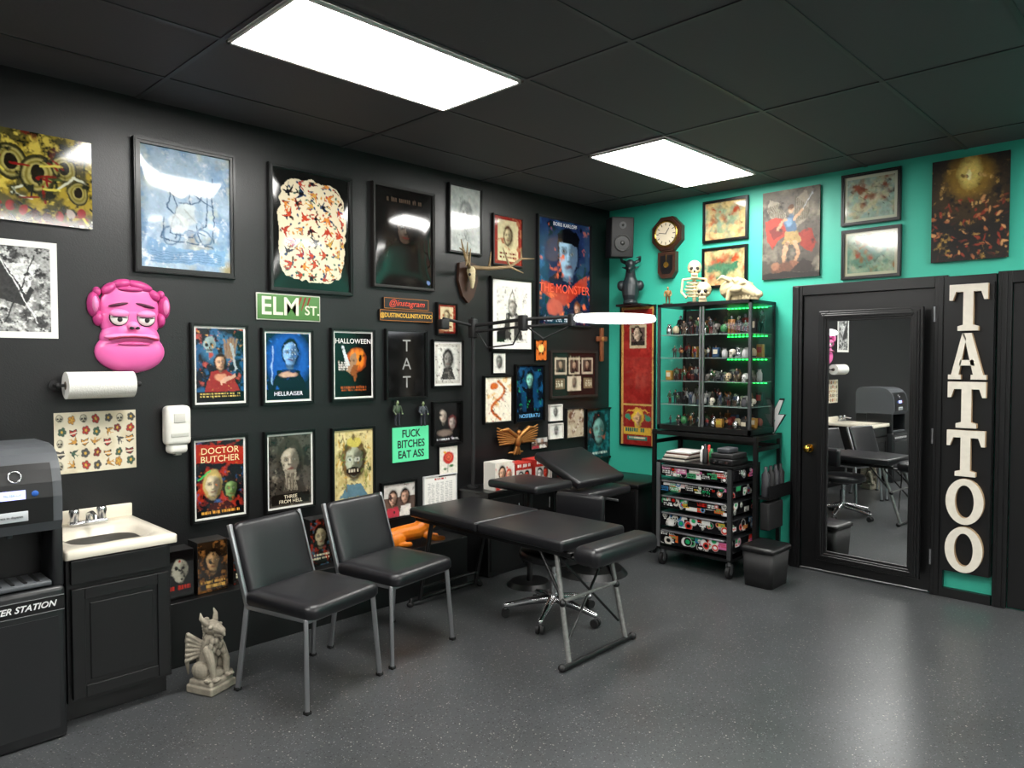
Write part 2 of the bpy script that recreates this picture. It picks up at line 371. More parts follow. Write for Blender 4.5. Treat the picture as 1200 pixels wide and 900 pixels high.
# ---- art definitions
def a_psy(A):
    A.bg('#4a4420').n('#a08a2c',7,.48).n('#1c1f10',9,.55).n('#c9b24c',14,.6).n('#5e1f14',6,.58)
    for x,y,z in ((.2,.3,.2),(.45,.35,.2),(.62,.45,.22),(.8,.35,.16),(.9,.6,.14)):
        A.e(x,y,z*.55,z,'#2c2a14').e(x,y,z*.45,z*.8,'#a89c5c',soft=3).e(x,y,z*.22,z*.45,'#1a1408').o(x,y,z*.34,z*.62,'#6a5e18',.015)
    for i in range(46): x=A.R.random();y=.3+.7*A.R.random(); A.l(x,y,x+A.R.uniform(-.15,.15),y+A.R.uniform(-.1,.2),A.R.choice(['#7a1414','#161616','#d0c050','#3c4a20','#c8c8b0']),.012)
    for i in range(12): A.e(.08*i+.04,.88+.05*math.sin(i),.03,.06,A.R.choice(['#8c1a18','#3a0c0c','#a89a90']))
    A.n('#20220f',18,.58,6)
def a_zep(A):
    A.bg('#8a8a88').n('#3a3a3a',6,.5).n('#cfcfcc',8,.56).p([(0,.0),(.5,0),(1,.35),(1,.1),(1,0),(.3,.0)],'#9b9b99').p([(.05,.05),(.75,.5),(.6,.7),(.1,.6)],'#2a2a2a').p([(.3,.2),(.85,.2),(.6,.55)],'#e0e0de')
    A.n('#1c1c1c',12,.6); A.l(.2,.1,.8,.9,'#e8e8e8',.006).l(.75,.1,.3,.9,'#202020',.008).var(.8,24)
def a_blue(A):
    A.bg('#a9bdd0').n('#7f9dbd',5,.45,4).n('#c9cdb9',4,.55,4)
    A.n('#a89a78',3,.62,4)
    for (x1,y1,x2,y2) in ((.3,.3,.38,.5),(.38,.5,.3,.7),(.3,.7,.55,.72),(.55,.72,.7,.62),(.4,.45,.62,.42),(.62,.42,.75,.3),(.75,.3,.7,.62),(.35,.35,.5,.33),(.5,.33,.52,.45),(.45,.5,.6,.6),(.2,.75,.8,.8),(.25,.6,.2,.75),(.2,.22,.8,.45),(.78,.2,.8,.75),(.32,.34,.28,.5),(.28,.5,.42,.6),(.42,.6,.36,.74),(.6,.62,.64,.76),(.5,.66,.72,.7)):
        A.l(x1,y1,x2,y2,'#34506e',.005)
    A.o(.38,.3,.07,.06,'#4a5a6c',.012).e(.4,.36,.08,.04,'#e8e8e0').o(.32,.72,.1,.07,'#54708e',.012).o(.68,.72,.1,.06,'#54708e',.012).o(.55,.62,.12,.06,'#5c7898',.01)
    A.e(.5,.53,.13,.09,'#d8dcd6',a=.6,soft=3).e(.4,.62,.1,.08,'#dfe3e0',a=.6,soft=3).e(.62,.52,.05,.1,'#8ea6be',a=.7,soft=3)
    A.p([(.06,.75),(.5,.84),(.94,.8),(.94,.95),(.06,.95)],'#7fa2c4').n('#d5dae0',16,.62,5)
    for i in range(5): A.l(.1,.86+.02*i,.9,.85+.02*i,'#4d6a8c',.002)
def a_swal(A):
    A.bg('#141413'); A.post=False
    pts=[]
    for i in range(60):
        t=i/60*2*math.pi; c,s_=math.cos(t),math.sin(t); k=(abs(c)**4+abs(s_)**4)**-.25; pts.append((.5+.44*k*c*A.R.uniform(.93,1),.5+.45*k*s_*A.R.uniform(.95,1)))
    A.p(pts,'#e2d4b6'); m=(((A.U0-.5)/.44)**4+((A.V0-.5)/.45)**4)<.8
    keep=A.I.copy()
    for i in range(220):
        x,y=A.R.uniform(.08,.92),A.R.uniform(.07,.93); A.e(x,y,.018,.008,A.R.choice(['#2c5a4a','#a83a28','#c88a3a','#2a3a5a','#5a4a3a']),rot=A.R.uniform(0,180))
    for j in range(9):
        for i in range(5):
            A.bird(.15+.17*i+(.04 if j%2 else 0)+A.R.uniform(-.03,.03),.09+.102*j+A.R.uniform(-.015,.015),.052,A.R.choice(['#1c3a5c','#1a1a1a','#b4402a','#2c6b55','#24406e','#8a2a1c']),A.R.choice(['#c2452c','#d98a3a','#1c1c22','#b03a28','#d2a04a']),A.R.uniform(0,6.28))
    A.I=np.where(m[...,None],A.I,keep)
def a_dark(A):
    A.bg('#171514').e(.5,.55,.38,.4,'#2a231e',soft=8).face(.5,.4,.17,'#4a3c32','#141010').n('#0c0b0b',5,.6).t(.2,.86,.8,.93,'#4c443c',2).e(.93,.95,.03,.02,'#7088b8')
    A.p([(.1,.95),(.25,.6),(.75,.6),(.9,.95)],'#1c1816').t(.2,.1,.8,.16,'#5a4a3e')
def a_sketch(A):
    A.bg('#cdd0cc').n('#b4b9b6',4,.5,4); A.face(.5,.4,.15,'#b8bbb7','#8c908e','#6a6d6c')
    for i in range(50): x=A.R.gauss(.5,.15);y=A.R.gauss(.6,.18); A.l(x,y,x+A.R.uniform(-.1,.1),y+A.R.uniform(-.1,.1),'#6e7472',.003)
def a_redsm(A):
    A.bg('#8c2a22').r(.12,.08,.88,.92,'#cfc29a').n('#a8684a',6,.55).face(.5,.4,.16,'#c8b890','#4a2a18').t(.2,.75,.8,.9,'#6a2018',2)
def a_pope(A):
    A.bg('#dcd9d0').p([(.2,.95),(.3,.5),(.5,.42),(.72,.5),(.85,.95)],'#3a3836').p([(.35,.35),(.5,.05),(.65,.35)],'#e8e6dc').l(.35,.35,.5,.05,'#2a2826',.01).l(.65,.35,.5,.05,'#2a2826',.01).face(.5,.38,.12,'#b8b2a8','#5a5652').n('#8a8680',14,.58,5).p([(.42,.55),(.58,.55),(.54,.95),(.46,.95)],'#c8c4ba')
    A.p([(.0,.8),(.3,.7),(.25,1),(0,1)],'#1c1c1c')
def a_frank(A):
    A.grad('#20325c','#101c38').n('#0c1226',4,.55).n('#3a6aa0',5,.6,4)
    A.e(.5,.38,.42,.3,'#1a2a4a',soft=4).p([(.2,.56),(.35,.5),(.8,.5),(.95,.6),(.95,.8),(.1,.8)],'#141c2c').face(.56,.32,.22,'#8fb0c8','#0a0c10','#142040',1.05).p([(.36,.13),(.42,.09),(.72,.09),(.78,.14),(.76,.22),(.38,.21)],'#090b10')
    A.p([(.1,1),(.18,.62),(.45,.57),(.7,.57),(.9,.66),(.95,1)],'#13203a').p([(.05,.58),(.5,.68),(.95,.5),(.95,.62),(.5,.82),(.05,.7)],'#a33222').n('#e06a3a',8,.68).e(.3,.84,.16,.08,'#b04a3a',soft=2).face(.75,.85,.06,'#c89a80','#6a3a1c')
    A.t(.1,.94,.9,.99,'#c8d0d8',2)
def a_army(A):
    A.bg('#0c1420').n('#1f4f78',4,.5).e(.5,.28,.4,.22,'#2c6488',soft=8).n('#a8443a',5,.62).skull(.28,.22,.12,'#8aa0a0').e(.72,.26,.12,.14,'#7a5a44',soft=3).n('#0a0a10',9,.6)
    for i in range(5): A.l(.62+.04*i,.4,.58+.07*i,.14,'#8a705a',.012)
    A.p([(.15,.86),(.3,.6),(.5,.54),(.72,.6),(.9,.86)],'#8e2a28').face(.5,.46,.1,'#d0a080','#2a1a12').e(.5,.66,.13,.05,'#c88a6a',soft=2).p([(.5,.7),(.8,.6),(.82,.66),(.5,.76)],'#caa088').p([(.7,.2),(.76,.18),(.84,.55),(.8,.58)],'#9aa4a8')
    A.n('#e0a050',14,.7,6).r(0,.86,1,1,'#0c0c10').t(.08,.88,.92,.95,'#c8b060',2)
def a_bluem(A):
    A.bg('#0a1830').e(.5,.4,.5,.4,'#1c4fa0',soft=12).p([(.1,.85),(.25,.55),(.75,.55),(.95,.85)],'#0c1222').face(.55,.3,.19,'#7aa4d8','#060a18','#081838',1.1).n('#2c70d0',7,.66,5).l(.15,.2,.12,.75,'#9ab8e0',.008).r(.36,.54,.68,.66,'#132a58').e(.5,.62,.2,.04,'#c8a088',soft=2)
    for i in range(5):
        for j in range(4): A.e(.42+.06*i,.17+.07*j,.008,.006,'#d8e8f8')
    A.r(0,.84,1,1,'#0a0e1c')
def a_hall(A):
    A.bg('#0a0707').e(.58,.42,.26,.18,'#b8501c',soft=4)
    for k in (-.12,0,.12): A.e(.6+k,.4,.07,.14,'#e88a2c',soft=2,a=.8)
    A.e(.5,.42,.05,.05,'#180a04').e(.68,.4,.05,.05,'#180a04').p([(.3,.6),(.42,.36),(.55,.3),(.6,.42),(.45,.66)],'#a07a5c').p([(.28,.52),(.2,.2),(.26,.2),(.38,.5)],'#c8ccd0').p([(.4,.62),(.5,.5),(.62,.5),(.55,.78)],'#8a4a20').n('#0a0604',9,.62,6).t(.1,.45,.35,.6,'#d8d0c8',4).t(.15,.84,.85,.93,'#9a4a20',2)
def a_tat(A): A.bg('#0a0a0a').n('#161616',4,.5)
def a_scream(A): A.bg('#c8c4ba').r(.1,.08,.9,.92,'#d8d6ce').p([(.2,.9),(.35,.6),(.65,.6),(.8,.9)],'#3a3836').face(.5,.4,.2,'#8a8680','#2a2826').n('#6a6660',12,.6)
def a_rocky(A):
    A.bg('#0c0c0c').face(.68,.5,.15,'#b0a098','#5a1a1a').face(.35,.32,.17,'#c8b8a8','#0a0a0a').n('#1a1a1a',8,.6).e(.4,.75,.25,.08,'#7a6a60',soft=2).t(.1,.88,.9,.96,'#c8c8c8')
def a_ilsa(A):
    A.bg('#1a1c20').n('#a83020',4,.52).n('#0c0c10',6,.56).n('#3a5a8a',6,.66).p([(.0,.02),(1,.1),(1,.34),(.0,.27)],'#a8281c')
    A.face(.34,.58,.15,'#c8b898','#b8a060').e(.7,.66,.15,.12,'#3c5a34',soft=2).face(.72,.66,.12,'#7a9a5a','#1c1814').p([(.1,1),(.3,.82),(.7,.82),(.9,1)],'#3a1414').n('#c8642a',12,.68,6).r(0,.92,1,1,'#101010').t(.1,.93,.9,.98,'#e0a040')
    A.l(.05,.5,.3,.38,'#40c060',.01)
def a_three(A):
    A.bg('#4a443c').n('#2a2622',6,.5).n('#8a8070',5,.6).p([(.05,.95),(.2,.65),(.8,.65),(.95,.95)],'#35302a').face(.5,.36,.21,'#b0a490','#3a342c','#201c18',1.45).p([(.36,.5),(.64,.5),(.6,.74),(.5,.8),(.4,.74)],'#8c8272')
    for i in range(24): x=.5+A.R.uniform(-.16,.16); A.l(x,.54,x+A.R.uniform(-.05,.05),.78,A.R.choice(['#5a5246','#b0a690','#3a342c']),.004)
    A.n('#1c1916',14,.6,5).r(.05,.83,.95,.97,'#1a1612')
def a_herm(A):
    A.bg('#d8c890').n('#b8a468',5,.5,5).face(.5,.44,.24,'#a8a890','#5a4428','#2a2a20',1.3).e(.5,.16,.2,.08,'#c8b858').n('#6a5a38',9,.62).e(.4,.42,.07,.035,'#c8c8b8').e(.6,.42,.07,.035,'#b8b8a8').e(.4,.42,.025,.02,'#181818').e(.6,.42,.025,.02,'#181818').e(.5,.6,.2,.07,'#2a1c14').t(.36,.57,.64,.64,'#c8c0a8',1).p([(.1,1),(.3,.8),(.7,.8),(.9,1)],'#5a7a88').l(.2,.05,.3,.9,'#7a5a30',.008)
    for i in range(40): x=A.R.choice([A.R.uniform(.05,.3),A.R.uniform(.7,.95)]);y=A.R.uniform(.1,.8); A.l(x,y,x+A.R.uniform(-.08,.08),y+A.R.uniform(-.1,.1),A.R.choice(['#6a7a3a','#8a6a2c','#3a4a2a','#c89a3a']),.008)
def a_flash(A):
    A.bg('#d8cfb8').n('#cbbfa2',4,.5,4); A.post=False
    for j in range(5):
        for i in range(7):
            x=.08+.14*i+A.R.uniform(-.02,.02); y=.12+.19*j+A.R.uniform(-.02,.02); c=A.R.choice(['#a83228','#4a4a48','#3c5a48','#c08a3a','#7a2a24'])
            k=A.R.random()
            if k<.35: 
                for q in range(5): A.e(x+.03*math.cos(q*1.26),y+.045*math.sin(q*1.26),.022,.035,'#242220').e(x+.03*math.cos(q*1.26),y+.045*math.sin(q*1.26),.017,.027,c)
                A.e(x,y,.015,.025,'#c8a040')
            elif k<.6: A.p([(x-.05,y-.05),(x-.01,y-.03),(x+.04,y-.06),(x+.05,y+.02),(x,y+.08),(x-.05,y+.03)],'#242220').p([(x-.04,y-.035),(x-.01,y-.015),(x+.03,y-.045),(x+.04,y+.015),(x,y+.06),(x-.04,y+.02)],c).l(x-.05,y+.02,x+.05,y,'#d8cfb8',.012)
            elif k<.75: A.skull(x,y,.07,'#c8c0a8').o(x,y-.01,.035,.06,'#2a2826',.006)
            else: A.bird(x,y,.08,'#2a2a2a',c,A.R.uniform(0,6))
def a_rose(A): A.bg('#e4dfd2').l(.5,.5,.45,.9,'#2c5a34',.015).e(.5,.4,.3,.22,'#b82a24').e(.52,.38,.18,.13,'#d85a3a').o(.5,.38,.1,.07,'#5a1010',.02).e(.66,.7,.12,.05,'#3a6a3c').e(.33,.78,.1,.04,'#3a6a3c').e(.3,.2,.08,.05,'#d8a040')
def a_doc(A): A.bg('#eceae4').t(.3,.08,.7,.16,'#b03028').t(.12,.2,.88,.9,'#b8b8b4',12); A.post=False
def a_photo(A): A.bg('#5c4c44').r(0,0,1,.4,'#c8c4be').p([(.05,1),(.15,.7),(.45,.7),(.5,1)],'#b83a4a').p([(.5,1),(.55,.68),(.85,.68),(.95,1)],'#e0dcd4').face(.3,.45,.2,'#d0a890','#2a1a14').face(.68,.42,.2,'#c89c84','#141010').n('#3a2c2c',8,.64)
def a_tiger(A):
    A.bg('#e8e0cc').n('#d8b070',4,.6)
    for i in range(12): t=i*.55; A.l(.5+.25*math.sin(t),.1+.07*i,.5+.25*math.sin(t+.55),.17+.07*i,'#c0642a',.035).l(.5+.25*math.sin(t),.1+.07*i,.5+.25*math.sin(t)+.1,.13+.07*i,'#1c1814',.008)
    A.e(.35,.2,.15,.08,'#c8682c').n('#a8322a',8,.68).n('#2a2420',12,.68)
def a_nosf(A): A.bg('#0a1420').n('#164a70',5,.52).e(.5,.5,.3,.42,'#123a5c',soft=5).p([(.36,.9),(.38,.42),(.5,.35),(.62,.42),(.68,.9)],'#0a0c12').face(.5,.25,.12,'#8ad0c0','#0a0c10').n('#1fc070',9,.7).p([(.4,.5),(.2,.4),(.22,.36),(.45,.45)],'#0c1018').r(0,.84,1,1,'#0a1018')
def a_cert(A):
    A.bg('#1f1a17')
    for i in range(3): x=.07+.3*i; A.r(x,.12,x+.26,.5,'#b8aa94').r(x+.03,.16,x+.23,.46,'#4a3c34').p([(x+.05,.46),(x+.09,.36),(x+.17,.36),(x+.21,.46)],'#2a2422').face(x+.13,.28,.08,'#b89a80')
    A.r(.35,.56,.65,.9,'#c8bca4').face(.5,.7,.09,'#8a7a68','#2a2420').r(.08,.6,.28,.85,'#6a5a44').r(.72,.6,.92,.85,'#7a6a50').t(.1,.64,.26,.82,'#c8c0a8',4).t(.74,.64,.9,.82,'#c8c0a8',4)
def a_green(A): A.bg('#14343a').n('#1f6a70',5,.5).face(.5,.42,.27,'#7ab0a8','#0c1c20','#08181c',1.3).n('#c85a3a',7,.72).t(.15,.88,.85,.95,'#c8d8d0')
def a_small(A): A.bg('#b8aa92').n('#6a4a3a',4,.5).n('#d8d0c0',7,.6)
def a_smallw(A): A.bg('#dcdad2').face(.5,.45,.25,'#8a8884','#3a3836')
def a_smallo(A): A.bg('#c8692c').n('#3a1c10',5,.55).e(.5,.4,.25,.2,'#e8c070')
def a_redpost(A):
    A.bg('#8e2420').n('#a03028',4,.5,5).r(0,0,1,.02,'#c8a058').r(0,0,.06,1,'#c8a058').r(.94,0,1,1,'#c8a058').r(.26,.13,.76,.3,'#b8a888').r(.3,.15,.72,.28,'#5a4a44').face(.5,.2,.045,'#c8b098').r(.3,.25,.72,.28,'#2a2420')
    A.n('#7a1c1a',8,.6,4).r(.06,.7,.94,.712,'#c8a058').p([(.1,.77),(.5,.715),(.9,.77),(.5,.745)],'#d8a040').face(.5,.81,.045,'#e0b080','#e8c040','#5a2a1a',1.5).e(.22,.8,.1,.02,'#3a8a6a',soft=1.5).e(.8,.8,.1,.02,'#3a8a6a',soft=1.5).r(.08,.87,.92,.925,'#d8b040').t(.14,.876,.86,.92,'#2a6a5a').r(.2,.935,.8,.965,'#2a7a6a').t(.25,.94,.75,.96,'#e8dcc0')
def a_angel(A):
    A.grad('#6a645a','#3a332c').n('#8a8272',4,.5,3).n('#2a2622',5,.58,4)
    A.p([(.52,.3),(.6,.12),(.74,.03),(.8,.1),(.82,.24),(.74,.38),(.6,.44)],'#8a8272').p([(.42,.3),(.3,.14),(.14,.08),(.08,.2),(.16,.32),(.32,.42)],'#948c7c')
    for i in range(9): A.l(.55+.03*i,.38-.005*i,.6+.028*i,.1+.02*i,'#57503f',.006).l(.4-.032*i,.36-.01*i,.32-.028*i,.14+.005*i,'#57503f',.006)
    A.p([(.04,.34),(.22,.3),(.42,.34),(.46,.5),(.3,.56),(.18,.66),(.08,.56)],'#9a3020').p([(.1,.44),(.3,.4),(.36,.5),(.2,.56)],'#6a1c14').p([(.62,.5),(.84,.46),(.95,.62),(.86,.74),(.7,.66)],'#8e2c1e')
    A.e(.5,.4,.1,.11,'#46607a',soft=3).e(.47,.37,.05,.05,'#6a88a4',soft=3).e(.5,.24,.05,.042,'#c09a78',soft=1.5).e(.49,.215,.055,.03,'#5a3a20',soft=1.5)
    A.p([(.4,.48),(.62,.48),(.7,.6),(.6,.63),(.36,.61)],'#9a8050').l(.45,.6,.38,.76,'#b89070',.022).l(.38,.76,.4,.84,'#a88060',.016).l(.57,.6,.64,.72,'#b89070',.022).l(.64,.72,.58,.82,'#a88060',.015).l(.42,.34,.28,.44,'#b89070',.016).l(.56,.33,.72,.24,'#b89070',.016).l(.72,.24,.86,.06,'#c8ccd0',.004)
    A.e(.42,.88,.26,.05,'#5a3a2a',rot=-8,soft=3).e(.62,.86,.12,.04,'#7a503a',rot=20,soft=2).e(.24,.86,.07,.04,'#8a6048',soft=2).p([(.5,.92),(.7,.8),(.9,.84),(.86,.95)],'#2a211b').p([(0,.94),(.4,.92),(1,.96),(1,1),(0,1)],'#1c1713').n('#1c1814',8,.66,5)
    A.strokes(900,1.5,3.5,.18,.5)
def a_hell(A):
    A.bg('#140e08').e(.5,.3,.5,.32,'#3a2a10',soft=30).e(.5,.2,.3,.2,'#8a6a20',soft=22).e(.5,.16,.14,.14,'#e8d070',soft=12).e(.5,.17,.03,.06,'#fff0b0')
    for i in range(110):
        x=A.R.random(); y=A.R.uniform(.4,.98); A.e(x,y,A.R.uniform(.01,.022),A.R.uniform(.012,.034),A.R.choice(['#a8643a','#6a2a14','#c8905a','#3a1a0c','#8a3018','#201008']),rot=A.R.uniform(0,180),soft=1.5)
    for i in range(40): t=A.R.uniform(0,6.28); A.e(.5+.38*math.cos(t),.32+.14*math.sin(t),.018,.018,A.R.choice(['#c8a060','#5a4420','#8a6a30']),soft=1.5)
    A.n('#0a0604',7,.58,5).n('#b08a40',12,.68,5); A.strokes(900,1.5,4,.25,.5)
def a_fant(c1,c2,c3):
    def f(A):
        A.bg(c1).n(c2,4,.5,5).n(c3,5,.6,5).n('#2a2018',9,.62,5)
        A.p([(.1,.75),(.25,.4),(.42,.3),(.6,.42),(.85,.35),(.8,.6),(.6,.7),(.4,.85)],c2).p([(.25,.4),(.15,.12),(.45,.28)],c3).p([(.6,.42),(.8,.12),(.88,.3)],c3)
        for i in range(14): x=A.R.uniform(.15,.85);y=A.R.uniform(.2,.8); A.e(x,y,.07,.05,A.R.choice([c2,c3,c1,'#8a3a24']),rot=A.R.uniform(0,180),soft=4)
        for i in range(30): x=A.R.uniform(.1,.9);y=A.R.uniform(.1,.9); A.l(x,y,x+A.R.uniform(-.15,.15),y+A.R.uniform(-.15,.15),A.R.choice(['#1c1612','#2c2018',c3,c2]),.005)
        A.strokes(700,1.5,4,.2,.5)
    return f
def a_stick(base,n,zmin=.1,zmax=.24):
    def f(A):
        A.bg(base); A.post=False
        for i in range(n):
            x=A.R.random(); y=A.R.uniform(.15,.85); z=A.R.uniform(zmin,zmax); c=A.R.choice(['#d8d8d4','#d8d8d4','#1a1a1a','#1a1a1a','#c83228','#2c6a98','#c8a838','#101010','#3c9060','#c86a98','#c8c4b8','#101010','#c8602c']); c2=A.R.choice(['#101010','#101010','#c82820','#e4e4e0','#e4e4e0','#20a060'])
            k=A.R.random()
            if k<.45: A.e(x,y,z*1.1/A.asp,z*1.1,'#d0d0cc').e(x,y,z/A.asp,z,c).e(x,y,z*.6/A.asp,z*.5,c2)
            elif k<.85: w=z*1.7/A.asp; A.r(x-w,y-z*.8,x+w,y+z*.8,c).t(x-w*.8,y-z*.5,x+w*.8,y+z*.6,c2,2)
            else: A.skull(x,y,z,'#d8d8d0')
    return f

# ============================================================ ROOM SHELL
def simple(name,c,d,m,bevel=0):
    b=MB(); b.box((0,0,0),d,m); return b.build(name,T(*c),bevel=bevel)
FLOORM=floormat()
simple('floor',((XB+XW)/2,(YB+YW)/2,-.05),(XW-XB+.2,YW-YB+.2,.1),FLOORM)
CEILM=mat('black_ceiling_tile',col='#4c4b4d',rough=.75,bump=.3,bs=60)
simple('wall_left',((XB+XW)/2,YW+.06,H/2),(XW-XB+.24,.12,H),WALLB)
w=MB()
w.box((0,(YB+YW)/2,H/2),(.12,YW-YB,H),TEAL); w.build('wall_right',T(XW+.06,0,0))
GW=mat('grey_wall_paint',col='#b2b4b4',rough=.6)
simple('wall_back',(XB-.06,(YB+YW)/2,H/2),(.12,YW-YB,H),GW)
simple('wall_front',((XB+XW)/2,YB-.06,H/2),(XW-XB+.24,.12,H),GW)
c=MB(); c.box(((XB+XW)/2,(YB+YW)/2,H+.05),(XW-XB+.24,YW-YB+.24,.1),CEILM)
TB=mat('black_tbar',col='#39393b',rough=.5)
gx=[1.39+1.22*k for k in range(-4,4)]; gy=[3.06-.61*k for k in range(-1,12)]
for x in gx:
    if XB<x<XW: c.box((x,(YB+YW)/2,H-.002),(.022,YW-YB,.006),TB)
for y in gy:
    if YB<y<YW: c.box(((XB+XW)/2,y,H-.0015),(XW-XB,.022,.006),TB)
c.build('ceiling')
def troffer(x0,y1):
    b=MB(); w,h=1.196,.586
    b.box((0,0,-.006),(w-.03,h-.03,.008),LIGHTM)
    for sx in (-1,1): b.box((sx*(w/2-.008),0,-.008),(.016,h,.012),WHITEP); b.box((0,sx*(h/2-.008),-.008),(w,.016,.012),WHITEP)
    b.build('ceiling_light_panel',T(x0+.61,y1-.305,H-.003))
for x0,y1 in ((1.39,3.06),(3.83,3.06),(-1.05,3.06),(1.39,.01),(3.83,.01),(-1.05,.01),(1.39,-2.43),(3.83,-2.43)): troffer(x0,y1)
simple('baseboard_left',((XB+XW)/2,YW-.006,.05),(XW-XB,.012,.1),BLK)
for i,(a,b_) in enumerate(((2.335,YW-.02),(YB,.0))): simple('baseboard_right' if i==0 else 'baseboard_right.001',(XW-.006,(a+b_)/2,.05),(.012,b_-a,.1),BLK)

# ---- door with trim + mirror
def door(name,y0,y1,top=2.1):
    b=MB(); yc=(y0+y1)/2; w=y1-y0; tw=.075
    for y in (y0+tw/2,y1-tw/2): b.box((XW-.02,y,top/2),(.036,tw,top),BLK); b.box((XW-.042,y,top/2),(.01,tw*.4,top-.02),BLK)
    b.box((XW-.02,yc,top-tw/2),(.036,w-2*tw,tw),BLK)
    b.box((XW-.010,yc,(top-tw)/2+.003),(.012,w-2*tw-.006,top-tw-.008),BLK)
    return b,b.build
b,_=door('door_1',1.31,2.335); b.box((XW-.015,1.83,.01),(.02,.86,.01),STEEL)
for z in (.25,1.05,1.85): b.cyl((XW-.04,1.385,z-.05),(XW-.04,1.385,z+.05),.007,STEEL)
b.cyl((XW-.016,2.2,.9),(XW-.024,2.2,.9),.032,BRASS); b.cyl((XW-.02,2.2,.9),(XW-.055,2.2,.9),.011,BRASS); b.ell((XW-.07,2.2,.9),(.022,.028,.028),BRASS)
b.build('door_1',bevel=.003)
b,_=door('door_2',.0,1.035); b.build('door_2',bevel=.003)
# mirror
b=MB(); W_,H_=.69,1.80
b.box((0,0,.008),(W_-.04,H_-.04,.012),BLK)
fwm=.075
for k,(ww,zz) in enumerate(((fwm,.03),(fwm*.55,.042),(fwm*.2,.05))):
    for sx in (-1,1):
        b.box((sx*(W_/2-fwm/2 ),0,zz/2),(ww,H_-(fwm-ww),zz),BLK)
        b.box((0,sx*(H_/2-fwm/2),zz/2),(W_-fwm-ww,ww,zz),BLK)
b.add([(-W_/2+fwm,-H_/2+fwm,.02),(W_/2-fwm,-H_/2+fwm,.02),(W_/2-fwm,H_/2-fwm,.02),(-W_/2+fwm,H_/2-fwm,.02)],[(0,1,2,3)],MIRROR)
b.build('wall_mirror',T(XW-.068,1.775,1.0)@RZ(-2.5)@MR,bevel=.004)

# ---- TATTOO marquee board
b=MB(); LW_=.21; n=6; top=2.035; bot=.19; hh=(top-bot)/n
b.box((0,0,.012),(.265,top-bot+.01,.02),BLK)
def slabT(w,h):
    s_=w*.13; t=h*.16
    return [[(-w/2,h/2),(w/2,h/2),(w/2,h/2-h*.34),(w/2-w*.09,h/2-h*.34),(w/2-w*.17,h/2-t),(s_,h/2-t),(s_,-h/2+t*.8),(w*.27,-h/2+t*.6),(w*.27,-h/2),(-w*.27,-h/2),(-w*.27,-h/2+t*.6),(-s_,-h/2+t*.8),(-s_,h/2-t),(-w/2+w*.17,h/2-t),(-w/2+w*.09,h/2-h*.34),(-w/2,h/2-h*.34)]]
def slabA(w,h):
    t=h*.1
    return [[(-w/2,-h/2),(-w*.16,-h/2),(-w*.16,-h/2+t),(-w*.22,-h/2+t),(-w*.04,h*.38),(-w*.1,h/2),(-w*.14,h/2),(-w*.42,-h/2+t),(-w/2,-h/2+t)],
            [(w/2,-h/2),(w*.1,-h/2),(w*.1,-h/2+t),(w*.16,-h/2+t),(-w*.07,h*.36),(-w*.14,h/2),(w*.1,h/2),(w*.42,-h/2+t),(w/2,-h/2+t)],
            [(-w*.22,-h*.2),(w*.2,-h*.2),(w*.16,-h*.08),(-w*.18,-h*.08)]]
LET=mat('letter_cream',col='#dcd6c8',rough=.5,mott=.12,ms=30); LETS=mat('letter_side',col='#a58a6a',rough=.6)
for k,ch in enumerate('TATTOO'):
    zc=(top-hh*(k+.5))-(top+bot)/2
    h=hh*.95
    if ch=='O':
        N=32; o_=[];i_=[]
        for i in range(N):
            a=2*math.pi*i/N; o_.append((LW_*.5*math.cos(a),zc+h*.5*math.sin(a))); i_.append((LW_*.25*math.cos(a),zc+h*.36*math.sin(a)))
        for z0,z1,m_ in ((.022,.058,LETS),(.058,.061,LET)):
            vs=[(x,y,z) for z in (z0,z1) for ring in (o_,i_) for x,y in ring]; fs=[]
            for i in range(N):
                j=(i+1)%N; fs+=[(2*N+i,2*N+j,3*N+j,3*N+i),(i,j,2*N+j,2*N+i),(N+j,N+i,3*N+i,3*N+j)]
            b.add(vs,fs,m_)
    else:
        for poly in (slabT if ch=='T' else slabA)(LW_,h):
            pts=[(x,y+zc) for x,y in poly]
            b.prism(pts,.022,.058,LETS); b.prism(pts,.058,.061,LET)
b.build('tattoo_letter_sign',T(XW-.05,1.178,(top+bot)/2)@MR)
b=MB(); b.box((XW-.02,1.178,1.135),(.036,.27,1.91),BLK); b.box((XW-.02,1.178,.03),(.036,.27,.06),BLK); b.build('trim_1')

# ============================================================ LEFT WALL PICTURES
pic('psychedelic_canvas_print','L',-75,106,152,259,a_psy,fw=0,dep=.03,gl=True,res=210)
pic('airship_art_print','L',-28,67,281,396,a_zep,fw=0,mw=.03,dep=.006,gl=False,res=110)
pic('framed_archer_drawing','L',155,273,172,323,a_blue,fw=.03,dep=.035,bulge=.018)
pic('framed_swallow_flash_poster','L',313,411,200,344,a_swal,fw=.022,dep=.03,res=150,bulge=.012)
pic('framed_dark_movie_poster','L',434,507,220,339,a_dark,fw=.02,fc='#15100d',dep=.03,bulge=.016)
pic('framed_pencil_sketch','L',524,563,218,298,a_sketch,fw=.016,fc='#0a0a0a')
pic('framed_red_print','L',576,611,253,312,a_redsm,fw=.012,fc='#1a0c0a')
pic('framed_pope_print','L',573,623,326,412,a_pope,fw=.02,mw=.05,mc='#e4e2dc')
pic('framed_monster_movie_poster','L',628,691,257,383,a_frank,fw=.02,fc='#121215',texts=(('BORIS KARLOFF',.5,.04,.05,'#e8e8e8'),('THE MONSTER',.5,.66,.12,'#e8502a',.95)))
pic('framed_movie_poster','L',222,290,379,477,a_army,mw=.012)
pic('framed_movie_poster','L',305,366,385,474,a_bluem,mw=.012,texts=(('HELLRAISER',.5,.91,.09,'#e8e8f0'),))
